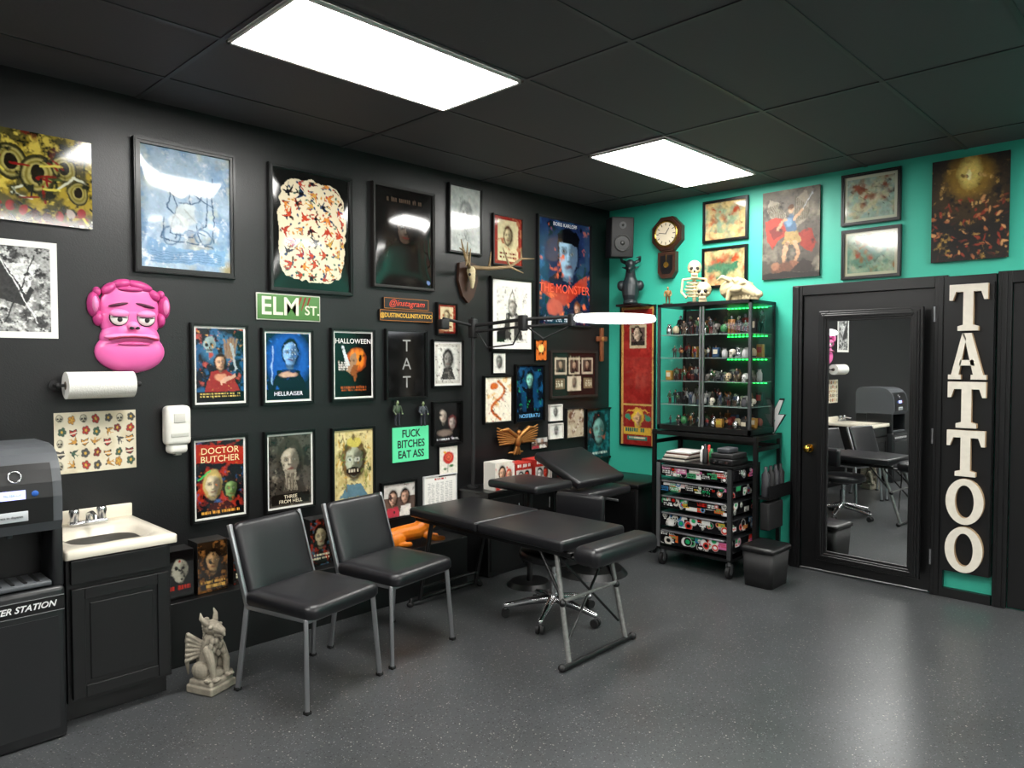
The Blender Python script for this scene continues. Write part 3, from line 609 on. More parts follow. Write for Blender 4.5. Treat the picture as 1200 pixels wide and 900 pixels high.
pic('framed_movie_poster','L',386,438,385,470,a_hall,mw=.012,texts=(('HALLOWEEN',.5,.13,.11,'#e8e4e0'),))
pic('framed_lettering_art','L',450,499,386,468,a_tat,texts=(('T',.5,.22,.26,'#8a8a86'),('A',.5,.5,.26,'#8a8a86'),('T',.5,.78,.26,'#8a8a86')))
pic('framed_portrait_sketch','L',505,541,398,454,a_scream,fw=.014,mw=.015)
pic('framed_movie_poster','L',222,290,510,610,a_ilsa,mw=.012,texts=(('DOCTOR',.5,.13,.12,'#f0d8a0'),('BUTCHER',.5,.24,.12,'#f0d8a0')))
pic('framed_movie_poster','L',308,368,504,598,a_three,mw=.012,texts=(('THREE',.5,.87,.07,'#e8dcc0'),('FROM HELL',.5,.935,.07,'#e8dcc0')))
pic('framed_movie_poster','L',387,438,500,588,a_herm,mw=.012,mc='#d8c890')
pic('tattoo_flash_sheet','L',63,159,482,552,a_flash,fw=0,dep=.006,gl=False,res=150)
pic('framed_small_print','L',510,534,355,393,a_redsm,fw=.014)
pic('framed_band_photo','L',505,540,470,521,a_rocky,fw=.014)
pic('rose_flash_print','L',513,536,522,557,a_rose,fw=.006,dep=.012)
pic('framed_document','L',495,534,556,594,a_doc,fw=.008,dep=.014,fc='#c8c8c8')
pic('framed_group_photo','L',445,487,563,608,a_photo,fw=.018)
pic('framed_tiger_flash','L',565,599,440,496,a_tiger,fw=.014)
pic('framed_vampire_poster','L',602,636,427,495,a_nosf,fw=.014,texts=(('NOSFERATU',.5,.91,.1,'#70b8e8'),))
pic('framed_photo_certificate','L',643,698,411,466,a_cert,fw=.02,mw=.0,fc='#2a2420')
pic('framed_creature_poster','L',685,715,478,538,a_green,fw=.016)
pic('small_canvas_print','L',576,592,413,438,a_smallw,fw=.006,dep=.014)
pic('small_canvas_print','L',626,640,398,423,a_smallo,fw=.006,dep=.014)
pic('small_white_frame','L',642,657,474,493,a_smallw,fw=.008,fc='#d8d4cc')
pic('small_white_frame','L',642,658,496,514,a_smallw,fw=.008,fc='#d8d4cc')
pic('small_print','L',662,683,478,513,a_small,fw=.008,fc='#1a1a1a')
pic('small_photo','L',621,641,512,526,a_photo,fw=.004,dep=.012)
# right wall
pic('framed_fantasy_print','R',825,878,233,283,a_fant('#b8a070','#7a8a70','#8a3a24'),mw=.0,fw=.022)
pic('framed_fantasy_print','R',824,877,289,337,a_fant('#c0a878','#3a6a50','#a83a20'),mw=.0,fw=.022)
pic('archangel_canvas_print','R',895,962,222,326,a_angel,fw=0,dep=.035,gl=False,fc='#1c1814',res=110)
pic('framed_creature_print','R',987,1057,201,262,a_fant('#8aa094','#a8a488','#7a4a38'),mw=.02,mc='#b0b4a0',fw=.022)
pic('framed_dragon_print','R',987,1057,267,326,a_fant('#8a9a84','#5a7a6a','#7a5a38'),mw=.02,mc='#a8a890',fw=.022)
pic('classical_painting_canvas','R',1093,1184,184,305,a_hell,fw=0,dep=.04,gl=False,fc='#141008',res=140)
pic('tall_circus_banner_framed','R',728,769,358,523,a_redpost,fw=.012,res=70)

# ---- ELM ST sign, shop sign, quote sign
def plateL(x0,x1,y0,y1):
    cx=(x0+x1)/2; a=LWP(x0,y0)[0]; b_=LWP(x1,y0)[0]; zt=LWP(cx,y0)[1]; zb=LWP(cx,y1)[1]
    return (a+b_)/2,(zt+zb)/2,b_-a,zt-zb
X,Z,w_,h_=plateL(299,374,345,376)
b=MB(); b.rbox((0,0,.006),(w_,h_,.008),.012,PAINT,'#c8c8bc'); b.rbox((0,0,.009),(w_-.012,h_-.012,.006),.01,PAINT,'#4a7a3c')
b.text('ELM',(-w_*.14,0,.0125),h_*.95,'#d8dcc4',sx=.95,bold=.002); b.text('ST.',(w_*.36,-h_*.1,.0125),h_*.5,'#d8dcc4',bold=.001)
for k in range(3): b.prism([(w_*(.17+.07*k),h_*.42),(w_*(.20+.07*k),h_*.42),(w_*(.17+.07*k)-.02,-h_*.1),(w_*(.16+.07*k)-.02,-h_*.1)],.012,.0125,PAINT,'#8a1c14')
b.build('street_name_sign',T(X,YW-.002,Z)@ML)
X,Z,w_,h_=plateL(443,505,350,377)
b=MB()
for k in (1,-1): b.box((0,k*h_*.26,.008),(w_*(.85 if k>0 else 1),h_*.48,.014),PAINT,'#0d0c0c')
for k in (1,-1):
    ww=w_*(.83 if k>0 else .98)/2
    for s_ in (-1,1): b.box((0,k*h_*.26+s_*h_*.22,.0155),(2*ww,.003,.001),PAINT,'#b8701c'); b.box((s_*ww,k*h_*.26,.0155),(.003,h_*.44,.001),PAINT,'#b8701c')
b.text('@instagram',(0,h_*.27,.016),h_*.36,'#e04a30',sx=1.1,shear=.3); b.text('@DUSTINCOLLINSTATTOO',(0,-h_*.26,.016),h_*.26,'#e0b040',sx=.86,bold=.0006)
b.build('social_handle_sign',T(X,YW-.002,Z)@ML)
X,Z,w_,h_=plateL(459,501,500,540)
b=MB(); b.box((0,0,.006),(w_,h_,.008),PAINT,'#5fe0a4')
for k,t_ in enumerate(('FUCK','BITCHES','EAT ASS')): b.text(t_,(0,h_*(.3-.3*k),.0105),h_*.31,'#0c2018',bold=.0012,sx=.85)
b.build('green_quote_sign',T(X,YW-.002,Z)@ML)
def figure(b,c,h,skin,shirt,pants,pose=0,yaw=0,mt=PAINT):
    M0=b.M.copy(); b.M=b.M@Matrix.Translation(c)@RZ(yaw)
    for s_ in (-1,1):
        b.taper([(s_*.07*h,0,.47*h),(s_*.085*h,.02*h,.25*h),(s_*.09*h,0,.03*h)],[.065*h,.05*h,.035*h],mt,pants,8)
        b.ell((s_*.09*h,-.03*h,.02*h),(.035*h,.07*h,.022*h),mt,'#1a1410',seg=8,rings=6)
        if pose==0: pts=[(s_*.14*h,0,.76*h),(s_*.2*h,-.02*h,.6*h),(s_*.17*h,-.12*h,.48*h)]
        else: pts=[(s_*.14*h,0,.76*h),(s_*.22*h,-.06*h,.84*h),(s_*.16*h,-.14*h,1.0*h)]
        b.taper(pts,[.05*h,.035*h,.028*h],mt,shirt,8); b.ell(pts[-1],.035*h,mt,skin,seg=8,rings=6)
    b.ell((0,0,.64*h),(.14*h,.085*h,.19*h),mt,shirt,seg=12,rings=8); b.cyl((0,0,.8*h),(0,0,.87*h),.035*h,mt,skin,8)
    b.ell((0,-.01*h,.92*h),(.06*h,.07*h,.085*h),mt,skin,seg=12,rings=8); b.ell((0,.012*h,.945*h),(.065*h,.068*h,.075*h),mt,'#1c1612',seg=12,rings=8)
    b.M=M0
for px,col in ((462,'#3a4a34'),(492,'#3c4248')):
    x,z=LWP(px,499); b=MB(); figure(b,(0,0,0),.17,'#8a9a70',col,'#2a2c34',0); b.build('zombie_figurine',T(x,YW-.035,z+.002))

# ---- pink monster plaque
x0,_z=LWP(102,380); x1,_z=LWP(198,380); zt=LWP(150,326)[1]; zb=LWP(150,438)[1]; S=(zt-zb); Wd=(x1-x0)
PK=mat('pink_gloss_plastic',col='#e868ac',rough=.3,spec=.5); PK2=mat('pink_dark_plastic',col='#c84488',rough=.35); PKL=mat('pink_light_plastic',col='#f08cc0',rough=.35)
b=MB(); q=lambda u,v: ((u-.5)*Wd,(.5-v)*S)
def pe(u,v,ru,rv,z,dz,m,rot=0): x,y=q(u,v); b.ell((x,y,z),(ru*Wd,rv*S,dz),m,rot=RZ(rot),seg=32,rings=16)
pe(.5,.33,.37,.3,0,.035,PK); pe(.5,.45,.38,.2,0,.04,PK); pe(.5,.77,.43,.225,0,.06,PK); pe(.5,.63,.37,.2,0,.055,PK)
pe(.40,.065,.13,.05,.005,.03,PK2,12); pe(.62,.08,.17,.055,.005,.032,PK2,-14); pe(.25,.12,.11,.05,.005,.03,PK2,38); pe(.80,.17,.09,.05,.005,.03,PK2,-48); pe(.5,.12,.16,.03,.02,.022,PK2,0)
for u,d in ((.07,-1),(.93,1)):
    pe(u,.29,.075,.13,0,.045,PK2); pe(u,.29,.045,.09,.02,.035,PKL); pe(u+.05*-d,.43,.06,.08,0,.04,PK2); pe(u+.04*-d,.16,.05,.05,0,.03,PK2)
for u in (.34,.67):
    x,y=q(u,.42); b.ell((x,y,.036),(.118*Wd,.088*S,.014),BLKM,seg=24,rings=12); b.ell((x,y,.039),(.108*Wd,.08*S,.016),WHITEP,seg=24,rings=12); b.ell((x,y+.042*S,.044),(.118*Wd,.045*S,.02),PKL,seg=24,rings=12); b.ell((x,y+.004*S,.045),(.108*Wd,.006*S,.016),BLKM,seg=20,rings=8)
    b.ell((x,y-.018*S,.052),(.034*Wd,.028*S,.006),BLKM,seg=14,rings=8)
    x,y=q(u,.285); b.ell((x,y,.034),(.125*Wd,.017*S,.01),PAINT,'#4a1030',rot=RZ(12 if u<.5 else -12))
pe(.5,.5,.075,.045,.045,.03,PKL); b.ell((*q(.47,.525),.068),(.012,.008,.006),BLKM); b.ell((*q(.54,.525),.068),(.012,.008,.006),BLKM)
pe(.5,.62,.34,.045,.035,.034,PKL)
x,y=q(.5,.625); pts=[(-.3*Wd,y-.02*S,.058),(-.15*Wd,y+.004*S,.071),(0,y+.01*S,.075),(.15*Wd,y+.004*S,.071),(.3*Wd,y-.02*S,.058)]; b.tube(pts,.0055,PAINT,'#8a0c30',8)
pe(.5,.69,.2,.02,.058,.008,PK2)
for v in b.v: v.z=max(v.z,0)
b.build('pink_monster_face_plaque',T((x0+x1)/2,YW-.003,(zt+zb)/2)@ML)

# ---- antlered deer skull on shield
x,z=LWP(546,330); b=MB(); HORN=mat('antler_horn',col='#8a7350',rough=.6,mott=.4,ms=30)
b.prism([(-.085,.13),(0,.15),(.085,.13),(.095,0),(.055,-.11),(0,-.16),(-.055,-.11),(-.095,0)],0,.025,WOODC)
b.ell((0,.07,.055),(.035,.04,.03),BONE); b.taper([(0,.05,.06),(0,0,.07),(0,-.045,.065)],[.03,.02,.012],BONE)
for s_ in (-1,1):
    b.ell((s_*.026,.045,.07),(.012,.012,.01),PAINT,'#1a120a')
    k=1.75 if s_>0 else .8
    main=[(s_*.02,.1,.055),(s_*.08*k,.10,.1),(s_*.17*k,.12,.16),(s_*.23*k,.19,.18),(s_*.24*k,.27,.16)]
    b.taper(main,[.015,.014,.012,.009,.003],HORN)
    b.taper([main[1],(s_*.08*k,.22,.12)],[.011,.003],HORN); b.taper([main[2],(s_*.14*k,.26,.14)],[.011,.003],HORN); b.taper([main[2],(s_*.23*k,.08,.2)],[.01,.003],HORN); b.taper([main[3],(s_*.3*k,.2,.2)],[.008,.003],HORN)
b.build('mounted_deer_skull',T(x,YW-.002,z)@ML)
# ---- gold eagle
x,z=LWP(602,515); b=MB()
b.ell((0,0,.04),(.035,.06,.03),GOLD); b.ell((0,.06,.055),(.02,.022,.02),GOLD); b.cyl((.01,.06,.06),(.035,.052,.06),.008,GOLD,r2=.001)
for s_ in (-1,1):
    for k in range(7):
        a=(18+k*11)*D2R; L_=.2-.012*k
        r0=(s_*(.02+.006*k),.03-.008*k,.04); r1=(s_*(.03+.03*k*.4)+s_*L_*math.cos(a*.7-.35),.03+L_*.45*math.sin(1.2-a*.6)-.012*k,.045)
        b.taper([r0,r1],[.014,.006],GOLD,seg=8)
    b.taper([(s_*.02,.03,.045),(s_*.12,.09,.05),(s_*.2,.085,.045)],[.02,.016,.008],GOLD)
for k in (-1,0,1): b.taper([(0,-.04,.035),(k*.03,-.11,.035)],[.018,.01],GOLD)
b.ell((0,-.1,.02),(.09,.012,.012),GOLD)
b.build('gilded_eagle_ornament',T(x,YW-.002,z)@ML)
# ---- wooden cross
x,z=LWP(706,404); b=MB(); b.rbox((0,0,.012),(.045,.3,.02),.005,PAINT,'#7a4426'); b.rbox((0,.05,.012),(.15,.045,.02),.005,PAINT,'#7a4426'); b.ell((0,.05,.025),(.02,.02,.006),PAINT,'#b07a40')
b.build('wooden_wall_cross',T(x-.03,YW-.002,z)@ML)
# ---- paper towel holder
x0,z0=LWP(74,452,.1); x1,z1=LWP(158,452,.1); xc=(x0+x1)/2; L_=x1-x0
b=MB(); b.cyl((-L_/2-.02,0,0),(L_/2+.02,0,0),.008,BLKM)
ROLL=mat('paper_towel',col='#e2e0da',rough=.85,bump=.5,bs=120)
b.cyl((-L_/2+.01,0,0),(L_/2-.01,0,0),.065,ROLL,seg=32); 
for s_ in (-1,1): b.cyl((s_*(L_/2-.009),0,0),(s_*(L_/2-.0085),0,0),.02,PAINT,'#5a4a38'); b.cyl((s_*(L_/2+.015),0,0),(s_*(L_/2+.015),.095,0),.007,BLKM); b.cyl((s_*(L_/2+.015),.088,0),(s_*(L_/2+.015),.095,0),.025,BLKM); b.ell((s_*(L_/2+.02),0,0),.014,BLKM)
b.build('paper_towel_holder',T(xc,YW-.1,z0))
# ---- soap dispenser
x,z=LWP(203,502); b=MB(); b.rbox((0,.02,.045),(.13,.21,.085),.025,WHITEP,seg=4); b.rbox((0,-.1,.04),(.1,.06,.07),.02,WHITEP); b.rbox((0,.06,.088),(.06,.05,.006),.003,PAINT,'#c8c6be'); b.rbox((0,-.03,.088),(.09,.02,.004),.002,PAINT,'#bdbbb2'); b.rbox((0,-.125,.045),(.04,.03,.04),.008,PAINT,'#9a988f')
b.build('soap_dispenser',T(x,YW-.002,z)@ML)

# ============================================================ WATER COOLER
CO=mat('cooler_black_plastic',col='#1a1b1d',rough=.32,bump=.1,bs=300)
CG=mat('cooler_grey_plastic',col='#505357',rough=.35)
b=MB(); x0,x1=.42,.855; xc=(x0+x1)/2; wd=x1-x0; yf=3.39
b.rbox((xc,yf+.24,.315),(wd,.48,.63),.02,CO)
b.rbox((xc,yf+.34,.74),(wd-.03,.28,.26),.01,CO); b.box((xc,yf+.195,.75),(wd-.1,.01,.2),BLK)
for s_ in (-1,1): b.rbox((xc+s_*(wd/2-.02),yf+.18,.745),(.04,.32,.25),.01,CO)
b.rbox((xc,yf+.1,.645),(wd-.09,.17,.02),.006,CG)
for k in range(7): b.box((xc-.13+.043*k,yf+.1,.657),(.012,.13,.004),BLK)
prof=[(.02,.86),(.0,.9),(.0,1.0),(.008,1.06),(.025,1.11),(.045,1.14),(.075,1.17),(.12,1.19),(.18,1.2),(.42,1.2),(.46,1.18),(.48,1.13),(.48,.86)]
MX=Matrix(((0,0,1,x0),(1,0,0,yf),(0,1,0,0),(0,0,0,1)))
b.prism(prof,0.006,wd-.006,CG,M=MX); 
prof2=[(-.004,.9),(-.006,1.0),(.003,1.06),(.02,1.11),(.036,1.135),(.1,1.135),(.1,.9)]
b.prism(prof2,.04,wd-.04,BLK,M=MX)
LCD=emis('cooler_lcd','#1838ff',1.2)
b.box((xc+.04,yf-.006,1.02),(.085,.004,.035),LCD,rot=RX(-5)); b.text('FILTER OK',(0,0,0),.013,'#c8d8ff',M=T(xc+.04,yf-.009,1.02)@RX(90))
for k in (-1,1): b.ell((xc+.04+k*.075,yf-.007,1.02),(.012,.004,.012),PAINT,'#b82a20' if k<0 else '#2a60b8')
b.rbox((xc+.03,yf-.008,.935),(.12,.004,.04),.002,PAINT,'#c8ccd0'); b.text('Press to dispense',(0,0,0),.012,'#202020',M=T(xc+.03,yf-.012,.935)@RX(90))
b.torus((xc+.05,yf+.008,1.09),.022,.003,CHROME,rot=RX(75),seg=20)
b.box((xc,yf-.001,.565),(wd-.015,.006,.055),BLK); b.text('PURE WATER STATION',(0,0,0),.034,'#e8e8e8',M=T(xc+.0,yf-.006,.565)@RX(90),shear=.3,bold=.0006)
for z in (.595,.535): b.box((xc,yf-.003,z),(wd-.015,.004,.003),CHROME)
b.box((xc,yf-.002,.28),(wd-.06,.004,.46),CO)
b.cyl((xc+.05,yf+.12,.86),(xc+.05,yf+.12,.83),.012,CG)
b.build('water_cooler',bevel=.003)
# ============================================================ SINK CABINET
b=MB(); x0,x1=.875,1.30; y0,y1=3.47,4.035; xc=(x0+x1)/2; yc=(y0+y1)/2
CB=mat('black_cabinet_paint',col='#111112',rough=.38,bump=.1,bs=80)
b.box((xc,yc,.405),(x1-x0,y1-y0,.62),CB); b.box((xc,yc+.03,.048),(x1-x0-.004,y1-y0-.06,.095),CB)
def shaker(cx,cz,w,h,fw=.05):
    b.box((cx,y0-.008,cz),(w,.014,h),CB)
    for s_ in (-1,1): b.box((cx+s_*(w/2-fw/2),y0-.019,cz),(fw,.01,h),CB); b.box((cx,y0-.019,cz+s_*(h/2-fw/2)),(w-2*fw,.01,fw),CB)
    if h>.2: b.box((cx,y0-.0175,cz),(w-2*fw-.04,.006,h-2*fw-.04),CB)
b.box((xc,y0-.012,.655),(x1-x0-.03,.018,.1),CB); shaker(xc,.35,x1-x0-.03,.47)
TOP=mat('cultured_marble',col='#e4dccb',rough=.25,coat=.3)
wx=x1-x0+.03; wy=y1-y0+.04; cx=xc+.005; cy=yc-.02+.0; zt=.755
loops=[rrect(wx,wy,.012,zt-.04,5,cx,cy),rrect(wx,wy,.012,zt-.006,5,cx,cy),rrect(wx-.012,wy-.012,.012,zt,5,cx,cy),rrect(wx-.1,wy-.24,.09,zt-.001,5,cx,cy-.05),rrect(wx-.125,wy-.27,.09,zt-.012,5,cx,cy-.05),rrect(wx-.2,wy-.34,.08,zt-.09,5,cx,cy-.05),rrect(wx-.3,wy-.44,.03,zt-.11,5,cx,cy-.05)]
b.loft(loops,TOP); b.rbox((cx,YW-.026,zt+.03),(wx,.02,.065),.005,TOP)
b.rbox((cx,cy+.2,zt+.012),(.17,.05,.022),.01,CHROME)
for s_ in (-1,1): b.lathe([(.02,0),(.018,.02),(.024,.045),(.02,.06),(0.001,.062)],(cx+s_*.06,cy+.2,zt+.02),CHROME,seg=12)
b.tube([(cx,cy+.2,zt+.02),(cx,cy+.195,zt+.05),(cx,cy+.14,zt+.065),(cx,cy+.09,zt+.055),(cx,cy+.085,zt+.04)],.011,CHROME)
b.cyl((cx,cy-.05,zt-.109),(cx,cy-.05,zt-.106),.02,CHROME)
b.build('bathroom_sink_cabinet',bevel=.0025)
# ============================================================ GARGOYLE (seated, winged, beaked)
b=MB(); 
b.rbox((0,0,.02),(.16,.16,.04),.008,STONE); b.rbox((0,0,.05),(.145,.145,.03),.012,STONE); b.ell((0,.01,.075),(.07,.07,.03),STONE)
b.taper([(0,.03,.1),(0,.02,.17),(0,-.005,.235)],[.05,.048,.04],STONE)
Rg=random.Random(3)
for s_ in (-1,1):
    b.ell((s_*.05,.015,.105),(.03,.05,.042),STONE); b.taper([(s_*.04,-.02,.2),(s_*.046,-.05,.14),(s_*.04,-.056,.075)],[.024,.017,.015],STONE)
    for k in (-1,0,1): b.ell((s_*.041+k*.012,-.075,.07),(.008,.018,.01),STONE); b.ell((s_*.066+k*.01,-.045,.07),(.007,.018,.009),STONE)
    for k in range(6): b.taper([(s_*.035,.03,.235-.012*k),(s_*(.08+.002*k),.06,.28-.024*k),(s_*(.072-.003*k),.085,.24-.032*k)],[.011,.011,.005],STONE,seg=8)
    b.taper([(s_*.028,-.002,.325),(s_*.045,.012,.35),(s_*.042,.02,.375)],[.014,.011,.004],STONE)
    b.ell((s_*.03,-.03,.31),(.012,.01,.009),STONE)
b.ell((0,-.01,.3),(.036,.045,.036),STONE); b.taper([(0,-.04,.3),(0,-.072,.292),(0,-.086,.272)],[.026,.017,.006],STONE); b.taper([(0,-.04,.275),(0,-.068,.266)],[.018,.007],STONE)
for k in range(9):
    b.ell((0,.03+.004*math.sin(k),.33-.014*k),(.022,.014,.012),STONE,seg=8,rings=6)
for k in range(16): b.ell((Rg.uniform(-.04,.04),-.04+Rg.uniform(-.01,.01),Rg.uniform(.17,.255)),(.011,.012,.017),STONE,seg=8,rings=6)
b.taper([(0,.06,.08),(.05,.085,.09),(.06,.09,.15),(.045,.09,.19)],[.014,.012,.01,.014],STONE)
b.build('gargoyle_statue',T(1.455,3.405,0)@RZ(22)@Matrix.Scale(.98,4),remesh=.0032,smooth_it=1)
# ============================================================ LEDGE + things on it
simple('low_wall_ledge',((1.345+3.40)/2,3.895,.165),(3.40-1.345,.29,.33),BLK,bevel=.004)
def boxset(name,x,y,z,w,h,d,fn,yaw=0,seed=1,side='#141414',tilt=0):
    b=MB(); b.box((0,0,h/2),(w,d,h),PAINT,side); SEED[0]+=1
    M0=b.M; b.M=Matrix(((1,0,0,0),(0,0,-1,-d/2-.001),(0,1,0,h/2),(0,0,0,1))); artgrid(b,fn,0,0,w*.98,h*.98,0,40,SEED[0],GLOSSP)
    b.M=Matrix(((0,0,1,w/2+.001),(1,0,0,0),(0,1,0,h/2),(0,0,0,1))); artgrid(b,fn,0,0,d*.95,h*.98,0,24,SEED[0]+50,GLOSSP); b.M=M0
    return b.build(name,T(x,y,z+.001)@RZ(yaw))
def a_mask(A): A.bg('#0c0a0a').e(.5,.4,.3,.22,'#b8b4a0',soft=2).e(.5,.5,.2,.16,'#b8b4a0',soft=2).e(.65,.42,.14,.2,'#3a382c',soft=4,a=.6).e(.38,.36,.06,.04,'#0a0a0a').e(.62,.36,.06,.04,'#0a0a0a').e(.5,.22,.05,.03,'#a82018').t(.12,.72,.88,.86,'#c02a1c',1).n('#0a0808',8,.62)
def a_brown(A): A.bg('#2a1c10').n('#8a5a2c',5,.5).face(.5,.4,.2,'#b89060','#1c120a').n('#120a06',9,.6).t(.1,.78,.9,.94,'#d8a850',2)
def a_mix(A): A.bg('#14120f').n('#8a2c1c',5,.55).n('#3a5a6a',6,.6).face(.5,.38,.2,'#a89a78').t(.1,.75,.9,.9,'#d8d0b0',2)
boxset('collectible_toy_box',1.47,3.86,.33,.14,.25,.12,a_mask); boxset('collectible_toy_box',1.64,3.86,.33,.16,.27,.12,a_brown); boxset('collectible_toy_box',1.84,3.88,.33,.15,.24,.1,a_mix)
boxset('collectible_toy_box',2.03,3.88,.33,.14,.22,.1,a_brown); boxset('collectible_toy_box',2.30,3.88,.33,.14,.28,.1,a_mix); boxset('collectible_toy_box',2.47,3.88,.33,.14,.27,.1,a_brown); boxset('collectible_toy_box',2.65,3.88,.33,.15,.2,.1,a_mask)
OR=mat('orange_ceramic',col='#e07a14',rough=.4,mott=.3,ms=30,cav_shade=.4)
b=MB(); b.taper([(-.13,0,.07),(-.05,0,.08),(.05,0,.085),(.1,0,.11)],[.05,.052,.056,.055],OR,seg=14)
b.ell((.13,-.01,.14),(.06,.06,.06),OR); b.ell((.165,-.02,.145),(.035,.036,.038),OR); b.ell((.195,-.025,.13),(.02,.024,.018),OR)
for k in range(14):
    a=k/14*6.283; b.ell((.125,-.01+.055*math.cos(a),.14+.055*math.sin(a)),(.022,.014,.014),OR,seg=8,rings=6)
for s_ in (-1,1):
    b.ell((.15,s_*.04,.19),.014,OR); b.taper([(.1,s_*.045,.06),(.16,s_*.05,.03),(.22,s_*.05,.022)],[.028,.02,.016],OR); b.ell((-.11,s_*.045,.05),(.055,.028,.045),OR); b.taper([(-.1,s_*.06,.025),(-.03,s_*.065,.018)],[.018,.016],OR)
b.taper([(-.17,0,.07),(-.21,-.02,.04),(-.2,-.07,.02)],[.012,.01,.016],OR)
b.build('orange_lion_figurine',T(2.98,3.85,.331)@RZ(-12),remesh=.005,smooth_it=1)

# ============================================================ CHAIRS
def chair(x,y,face):
    b=MB(); g=STEEL
    for s_ in (-1,1):
        fl=(s_*.235,.225,.0); ft=(s_*.215,.2,.405); bl=(s_*.235,-.235,.0); bt=(s_*.212,-.19,.405); ut=(s_*.212,-.31,.765)
        def bar(p,q_,w=.02,d=.024):
            p=Vector(p);q_=Vector(q_); dd=q_-p; M=Matrix.Translation((p+q_)/2)@dd.to_track_quat('Z','Y').to_matrix().to_4x4(); 
            b.rbox((0,0,0),(w,d,dd.length+.01),.005,g,rot=M)
        bar(fl,ft); bar(bl,bt); bar(bt,ut); bar((s_*.213,-.19,.4),(s_*.213,.205,.405))
        for p in (fl,bl): b.rbox((p[0],p[1],.008),(.028,.03,.016),.004,BLKM)
    for yy in (.19,-.185):
        b.rbox((0,yy,.395),(.42,.02,.022),.004,g)
    loops=[]
    for z,k in ((.408,.97),(.418,1.0),(.445,1.0),(.462,.975),(.472,.9),(.476,.7),(.478,.3)):
        loops.append(rrect(.455*k,.46*k,.05*k,z,6,0,.02))
    b.loft(loops,VINYL)
    ang=math.atan2(.12,.36)
    Mb=T(0,-.242,.59)@Matrix.Rotation(ang,4,'X')
    loops=[rrect(.4*k,.385*k2,.035,z,6) for z,k,k2 in ((-.018,.96,.96),(-.012,1,1),(.01,1,1),(.02,.97,.97),(.026,.88,.88),(.028,.5,.5))]
    Mp=Mb@Matrix(((1,0,0,0),(0,0,1,0),(0,1,0,0),(0,0,0,1)))
    b.loft([[tuple(p) for p in l][::-1] for l in loops],VINYL,M=Mp)
    b.build('waiting_chair',T(x,y,0)@RZ(face-90))
chair(1.815,3.12,-77); chair(2.38,3.23,-81)

# ============================================================ TATTOO TABLE (folding, two sections)
b=MB(); zt=.62; x0,x1=2.84,3.39; xc=(x0+x1)/2
WM=mat('scuffed_grey_metal',col='#777775',rough=.4,metal=.3,mott=.6,ms=60)
b.rbox((xc,2.735,zt-.03),(x1-x0,.64,.06),.018,VINYL,seg=4); b.rbox((xc,3.375,zt-.03),(x1-x0,.62,.06),.018,VINYL,seg=4)
b.rbox((xc+.0,2.27,zt-.055),(.56,.17,.1),.045,VINYL,seg=5)
for s_ in (-1,1):
    xx=xc+s_*.22; xf=xc-.065+s_*.24
    b.rbox((xx,3.03,zt-.075),(.03,1.28,.03),.005,BLK)
    b.tube([(xx,2.5,zt-.08),(xx,2.2,zt-.1)],.01,BLK)
    b.tube([(xx,2.5,zt-.08),(xf,2.34,.02)],.014,WM); b.tube([(xx,2.62,zt-.08),((xx+xf)/2,2.41,.3)],.009,BLK)
    b.tube([(xx+s_*.02,3.5,zt-.08),(xx+s_*.02,3.62,.04)],.014,BLK)
    b.ell(((xx+xf)/2,2.42,.3),.02,BLK)
b.tube([(xc-.25,2.42,.31),(xc+.2,2.42,.31)],.01,WM)
b.tube([(xc-.22,2.48,.52),(xc+.15,2.37,.12)],.007,BLK); b.tube([(xc+.22,2.48,.52),(xc-.28,2.37,.12)],.007,BLK)
b.tube([(xc-.24,3.6,.12),(xc+.24,3.6,.12)],.01,BLK)
b.tube([(xc-.065-.30,2.33,.018),(xc-.065+.30,2.34,.018)],.015,BLK)
b.tube([(xc-.30,3.64,.02),(xc-.29,3.64,.04),(xc+.29,3.64,.04),(xc+.30,3.64,.02)],.015,BLK)
for s_ in (-1,1): b.ell((xc-.065+s_*.30,2.335,.02),(.022,.022,.019),BLKM); b.ell((xc+s_*.3,3.64,.016),(.022,.022,.016),BLKM)
b.build('tattoo_table')
# ---- rolling stool with back
b=MB(); cx,cy=3.31,2.88
for k in range(5):
    a=(-10+72*k)*D2R; ex,ey=.29*math.cos(a),.29*math.sin(a)
    b.taper([(0,0,.12),(ex*.5,ey*.5,.10),(ex,ey,.07)],[.028,.022,.016],CHROME)
    b.cyl((ex,ey,.07),(ex,ey,.045),.008,CHROME)
    for s_ in (-1,1):
        ox,oy=-math.sin(a)*.014*s_,math.cos(a)*.014*s_; b.cyl((ex+ox*.4,ey+oy*.4,.026),(ex+ox*1.6,ey+oy*1.6,.026),.025,BLKM,seg=14)
b.cyl((0,0,.09),(0,0,.15),.035,CHROME); b.cyl((0,0,.13),(0,0,.27),.024,CHROME); b.cyl((0,0,.27),(0,0,.34),.014,CHROME)
b.box((0,0,.345),(.18,.16,.015),BLKM)
b.lathe([(.001,.352),(.17,.354),(.205,.37),(.21,.395),(.2,.418),(.15,.43),(.001,.433)],(0,0,0),VINYL,seg=32)
b.tube([(.1,.03,.35),(.27,.02,.36),(.31,.02,.5),(.30,.02,.58)],.012,BLKM)
b.rbox((.30,.04,.62),(.05,.34,.17),.024,VINYL,rot=RZ(12),seg=4)
b.build('rolling_stool',T(cx,cy,0))
